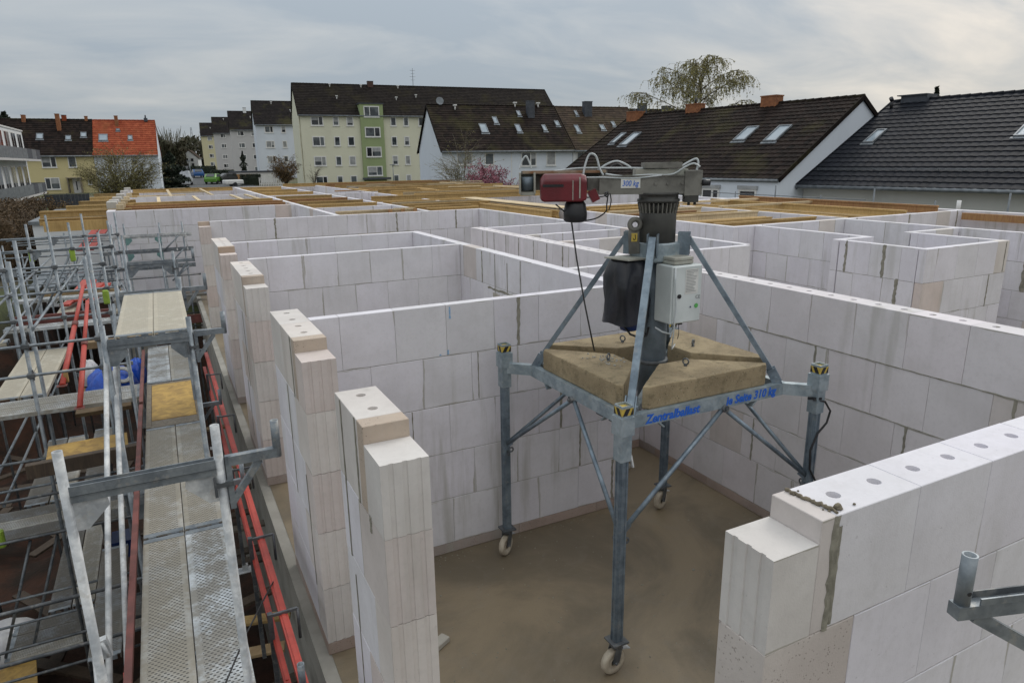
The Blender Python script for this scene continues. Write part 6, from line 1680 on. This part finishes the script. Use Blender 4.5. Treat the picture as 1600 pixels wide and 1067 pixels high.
def paint(n, c): return simple('car_paint_'+n, c, None, 2, .25, bs=0)
car('bright green parked car in the street', (7.9,112.5), radians(70), paint('green', (.13,.32,.05)))
car('blue parked car farther up the street', (7.0,138), radians(95), paint('blue', (.02,.10,.30)))
car('dark parked car far up the street', (6.9,164), radians(95), paint('dark', (.03,.032,.036)))
car('white van parked beside the dark conifer', (3.9,111), radians(85), paint('white', (.62,.66,.72)), 'van')
tl_ = thing('covered_trailer', 'low white covered trailer before the dark hedge', 'trailer', (9.4,101,1.0), .2)
b = MB(); b.cbox((-1.2,-.8,.25),(1.2,.8,.85), .12); b.build('cover', M['frame_white'], tl_)
for sy in (-1,1): b = MB(); b.tube((0,sy*.82,.25),(0,sy*.95,.25),.28,12); b.build('wheel', M['black'], tl_)
car('dark grey car behind the hedge', (10.6,113), radians(20), paint('grey', (.06,.06,.065)))
# ------------------------------------------------------------------ trees and shrubs
def leafquads(b, P, size, r, up=.3):
    d = Vector((r.gauss(0,1), r.gauss(0,1), r.gauss(0,1))).normalized(); e = d.orthogonal().normalized(); f = d.cross(e)
    a = size*r.uniform(.6,1.3); c = a*r.uniform(.45,.7)
    o = len(b.v); P = Vector(P)
    b.v += [tuple(P-e*a), tuple(P+f*c), tuple(P+e*a), tuple(P-f*c)]
    b.f.append((o,o+1,o+2,o+3)); b.sm.append(False); b.mi.append(0)
def bush(name, label, loc, h, spread, stems, twigs, bark, leaf=None, nleaf=0, lsize=.05, seed=1, cat='shrub', rad=.03, group=None, droop=.25):
    r = random.Random(seed); t = thing(name, label, cat, loc, 0, group)
    b = MB(); lf = MB()
    for i in range(stems):
        a = r.uniform(0,2*pi); R = spread*sqrt(r.random()); H = h*r.uniform(.65,1.0)*(1-.35*(R/spread)**2)
        pts = [Vector((cos(a)*R*(k/5)**1.4+r.gauss(0,.04)*k*.3, sin(a)*R*(k/5)**1.4+r.gauss(0,.04)*k*.3, H*(k/5)**(1-.15*R/spread))) for k in range(6)]
        b.path(pts, [rad*(1-.17*k) for k in range(6)], 4)
        for j in range(twigs):
            f = r.uniform(.3,1.0); k = min(4, int(f*5)); p = pts[k].lerp(pts[k+1], f*5-k)
            d = Vector((cos(a)+r.gauss(0,.7), sin(a)+r.gauss(0,.7), r.uniform(.2,1.2))).normalized(); l = h*r.uniform(.12,.3)
            q = [p, p+d*l*.5+Vector((0,0,.02)), p+d*l+Vector((0,0,-droop*l*.5))]
            b.path(q, [rad*.4, rad*.28, rad*.15], 3)
            for m in range(nleaf):
                g = r.random(); leafquads(lf, q[0].lerp(q[2], g)+Vector((r.gauss(0,lsize),r.gauss(0,lsize),r.gauss(0,lsize))), lsize, r)
    b.build('branches', M[bark], t)
    if nleaf: lf.build('crown', M[leaf], t)
    return t
bush('bare_bush', 'large bare many stemmed bush before the terrace with the red roof', (-2.3,60,.1), 5.5, 2.8, 90, 18, 'bark_olive', 'leaf_yel', 6, .05, 3, rad=.032)
bush('forsythia_bush', 'tall slender bush with yellowish twigs before the white terrace', (17.6,41.5,-.4), 6.4, 1.35, 46, 9, 'bark_birch', 'leaf_yel', 6, .035, 5, rad=.028)
bush('pink_blossom_bush', 'dense pink blossoming bush below the white terrace', (17.9,38.2,-.4), 4.25, 1.0, 60, 14, 'bark', 'leaf_pink', 22, .06, 6, rad=.02, group='pink blossoming bushes')
bush('pink_blossom_bush', 'smaller sparse pink bush beside the jib end', (19.0,37.6,-.4), 3.6, .8, 34, 10, 'bark', 'leaf_pink', 9, .045, 7, rad=.018, group='pink blossoming bushes')
bush('bare_shrub', 'thin bare shrub at the left corner of the pale green block', (17.9,89.5,.8), 3.2, 1.2, 18, 6, 'bark', None, 0, .05, 8, rad=.03)
bush('brown_tree', 'bushy brown leaved tree before the white apartment block', (14.2,88,.8), 4.3, 1.5, 46, 11, 'bark', 'leaf_brown', 9, .075, 9, cat='tree', rad=.03)
bush('hedge_shrub', 'olive green shrub right beside the bare bush', (.0,58,.1), 2.6, 1.2, 30, 8, 'bark', 'leaf_green', 8, .06, 10, rad=.025)
bush('red_shrub', 'reddish brown shrub before the grey board fence', (-6.2,52,-.2), 2.5, 1.3, 40, 9, 'bark', 'leaf_brown', 9, .06, 12, rad=.02)
bush('green_weed', 'green leafy weeds on the far left of the pit', (-2.9,27,-.9), 1.1, .8, 40, 6, 'leaf_green', 'leaf_green', 8, .05, 13, rad=.012)
def conifer(name, label, loc, h, rad, mat, seed, n=2600, lsize=.16, cat='conifer', pw=1.0):
    r = random.Random(seed); t = thing(name, label, cat, loc)
    b = MB(); b.path([(0,0,0),(0,0,h*.5),(0,0,h*.97)], [.14,.09,.02], 6); b.build('trunk', M['bark'], t)
    lf = MB()
    for i in range(n):
        z = h*(.04+.96*r.random()**1.25); R = rad*(1-(z/h)**pw)*(.75+.35*sin(z*5+r.random()))*sqrt(r.uniform(.25,1)); a = r.uniform(0,2*pi)
        leafquads(lf, (cos(a)*R, sin(a)*R, z-R*.15), lsize, r)
    lf.build('crown', M[mat], t); return t
conifer('dark_conifer', 'broad dark conifer beside the red roofed house', (2.0,98,.9), 4.6, 2.2, 'leaf_dark', 1, 4200, .2, pw=2.2)
conifer('columnar_cypress', 'narrow dark cypress before the pale grey block', (13.8,127,1.0), 5.0, .75, 'leaf_dark', 2, 1200, .14, pw=3.5)
conifer('spruce_tip', 'spruce tip showing above the anthracite roof', (58.9,37.4,.0), 9.3, 2.2, 'leaf_dark', 3, 1500, .22)
conifer('dark_conifer', 'dark round tree behind the yellow house at the left edge', (-21,145,1.5), 11.2, 5, 'leaf_dark', 4, 2600, .4, pw=3)
def hedge(name, label, loc, dims, mat, n, lsize, seed, rz=0):
    r = random.Random(seed); t = thing(name, label, 'hedge', loc, rz); lf = MB(); X, Y, H = dims
    c = MB(); c.cbox((-X*.42,-Y*.42,0),(X*.42,Y*.42,H*.86), .2); c.build('core', M[mat], t)
    for i in range(n):
        s = r.randrange(3); p = [r.uniform(-X/2,X/2), r.uniform(-Y/2,Y/2), r.uniform(0,H)]
        if s == 0: p[1] = r.choice((-1,1))*Y/2*r.uniform(.8,1.05)
        elif s == 1: p[2] = H*r.uniform(.85,1.06)
        else: p[0] = r.choice((-1,1))*X/2*r.uniform(.8,1.05)
        leafquads(lf, (p[0], p[1], p[2]), lsize, r)
    lf.build('foliage', M[mat], t); return t
hedge('brown_hedge', 'tall brown winter hedge at the left edge behind the scaffold', (-7.0,37,-.6), (4.0,9,2.9), 'hedge', 22000, .05, 1)
hedge('clipped_hedge', 'dark clipped hedge before the picket fence', (12.0,104,.9), (2.6,1.6,1.5), 'leaf_dark', 1500, .10, 2)
hedge('clipped_hedge', 'large dark hedge behind the green car', (9.6,119,1.0), (3.4,2.5,1.9), 'leaf_dark', 2000, .13, 3)
hedge('clipped_hedge', 'dark hedge at the far end of the street', (9.2,160,2.0), (5,2,1.5), 'leaf_dark', 1200, .15, 4)
# birch behind the brown roof
def birch(loc, h, seed):
    r = random.Random(seed); t = thing('birch_tree', 'pale spring birch with drooping twigs behind the brown roof', 'tree', loc)
    b = MB(); lf = MB()
    tr_ = [Vector((0,0,0)), Vector((.15,.1,h*.3)), Vector((-.1,.15,h*.55)), Vector((.25,0,h*.8)), Vector((.3,.1,h*.97))]
    b.path(tr_, [.24,.19,.14,.08,.03], 7)
    for i in range(17):
        f = .36+.6*i/17; k = min(3, int(f*4)); p = tr_[k].lerp(tr_[k+1], f*4-k)
        a = i*2.4+r.uniform(-.4,.4); l = h*(.36-.20*abs(f-.55))*r.uniform(.75,1.15)
        d = Vector((cos(a), sin(a), .75))
        q = [p+Vector((d.x*l*s, d.y*l*s, d.z*l*(s-.30*s*s)))+Vector((r.gauss(0,.08),r.gauss(0,.08),0))*s for s in (0,.25,.5,.75,1)]
        b.path(q, [.07,.055,.04,.028,.015], 5)
        for j in range(11):
            g = r.uniform(.25,1); m = min(3, int(g*4)); s0 = q[m].lerp(q[m+1], g*4-m)
            a2 = a+r.uniform(-1.3,1.3); l2 = l*r.uniform(.22,.5)
            e = [s0+Vector((cos(a2)*l2*s, sin(a2)*l2*s, l2*(.7*s-.75*s*s))) for s in (0,.35,.7,1)]
            b.path(e, [.022,.017,.012,.008], 4)
            for w in range(10):
                g2 = r.uniform(.25,1); m2 = min(2, int(g2*3)); s1 = e[m2].lerp(e[m2+1], g2*3-m2)
                dl = r.uniform(.3,1.15); dx, dy = r.gauss(0,.34)+cos(a2)*.25, r.gauss(0,.34)+sin(a2)*.25
                tw2 = [s1, s1+Vector((dx*.6,dy*.6,.05*dl)), s1+Vector((dx,dy,-dl*.45)), s1+Vector((dx*1.1,dy*1.1,-dl))]
                b.path(tw2, [.009,.008,.007,.005], 3)
                for q2 in range(13):
                    g3 = r.uniform(.3,1); m3 = min(2, int(g3*3)); leafquads(lf, tw2[m3].lerp(tw2[m3+1], g3*3-m3)+Vector((r.gauss(0,.03),r.gauss(0,.03),0)), .06, r)
    b.build('branches', M['bark_birch'], t); lf.build('crown', M['leaf_birch'], t)
birch((41.3,46.4,-.2), 11.3, 4)
# far woods
def woods(label, a0, a1, d0, d1, hmin, hmax, n, seed, mat):
    r = random.Random(seed); b = MB()
    for i in range(n):
        a = radians(r.uniform(a0,a1)); d = r.uniform(d0,d1); x, y = sin(a)*d, cos(a)*d
        H = hmin+(hmax-hmin)*(.5+.5*sin(a*130+1.3)*sin(a*47))*r.uniform(.8,1.1); z = ground_z(x,y)+H*sqrt(r.random())
        leafquads(b, (x,y,z), r.uniform(.35,.9), r)
    for i in range(int(n/40)):
        a = radians(r.uniform(a0,a1)); d = r.uniform(d0,d1); x, y = sin(a)*d, cos(a)*d; z = ground_z(x,y); h = hmax*r.uniform(.7,1.1)
        b.path([(x,y,z),(x+r.gauss(0,.4),y,z+h*.6),(x+r.gauss(0,1),y,z+h)], [.25,.15,.05], 3)
    tag(stuff(b.build('far_woods', M[mat])), label, 'woods')
woods('hazy brown woods at the end of the street', -4.5, 6.5, 285, 330, 6, 12.5, 9000, 1, 'woodland')
woods('dark bare trees right behind the red roofed house', -.5, 2.3, 250, 275, 7, 12.0, 3500, 2, 'woodland')
woods('low woods along the horizon on the left', -60, -4.5, 300, 340, 5, 9, 9000, 3, 'woodland')
woods('low woods along the horizon on the right', 6.5, 95, 300, 350, 4, 9, 16000, 4, 'woodland')
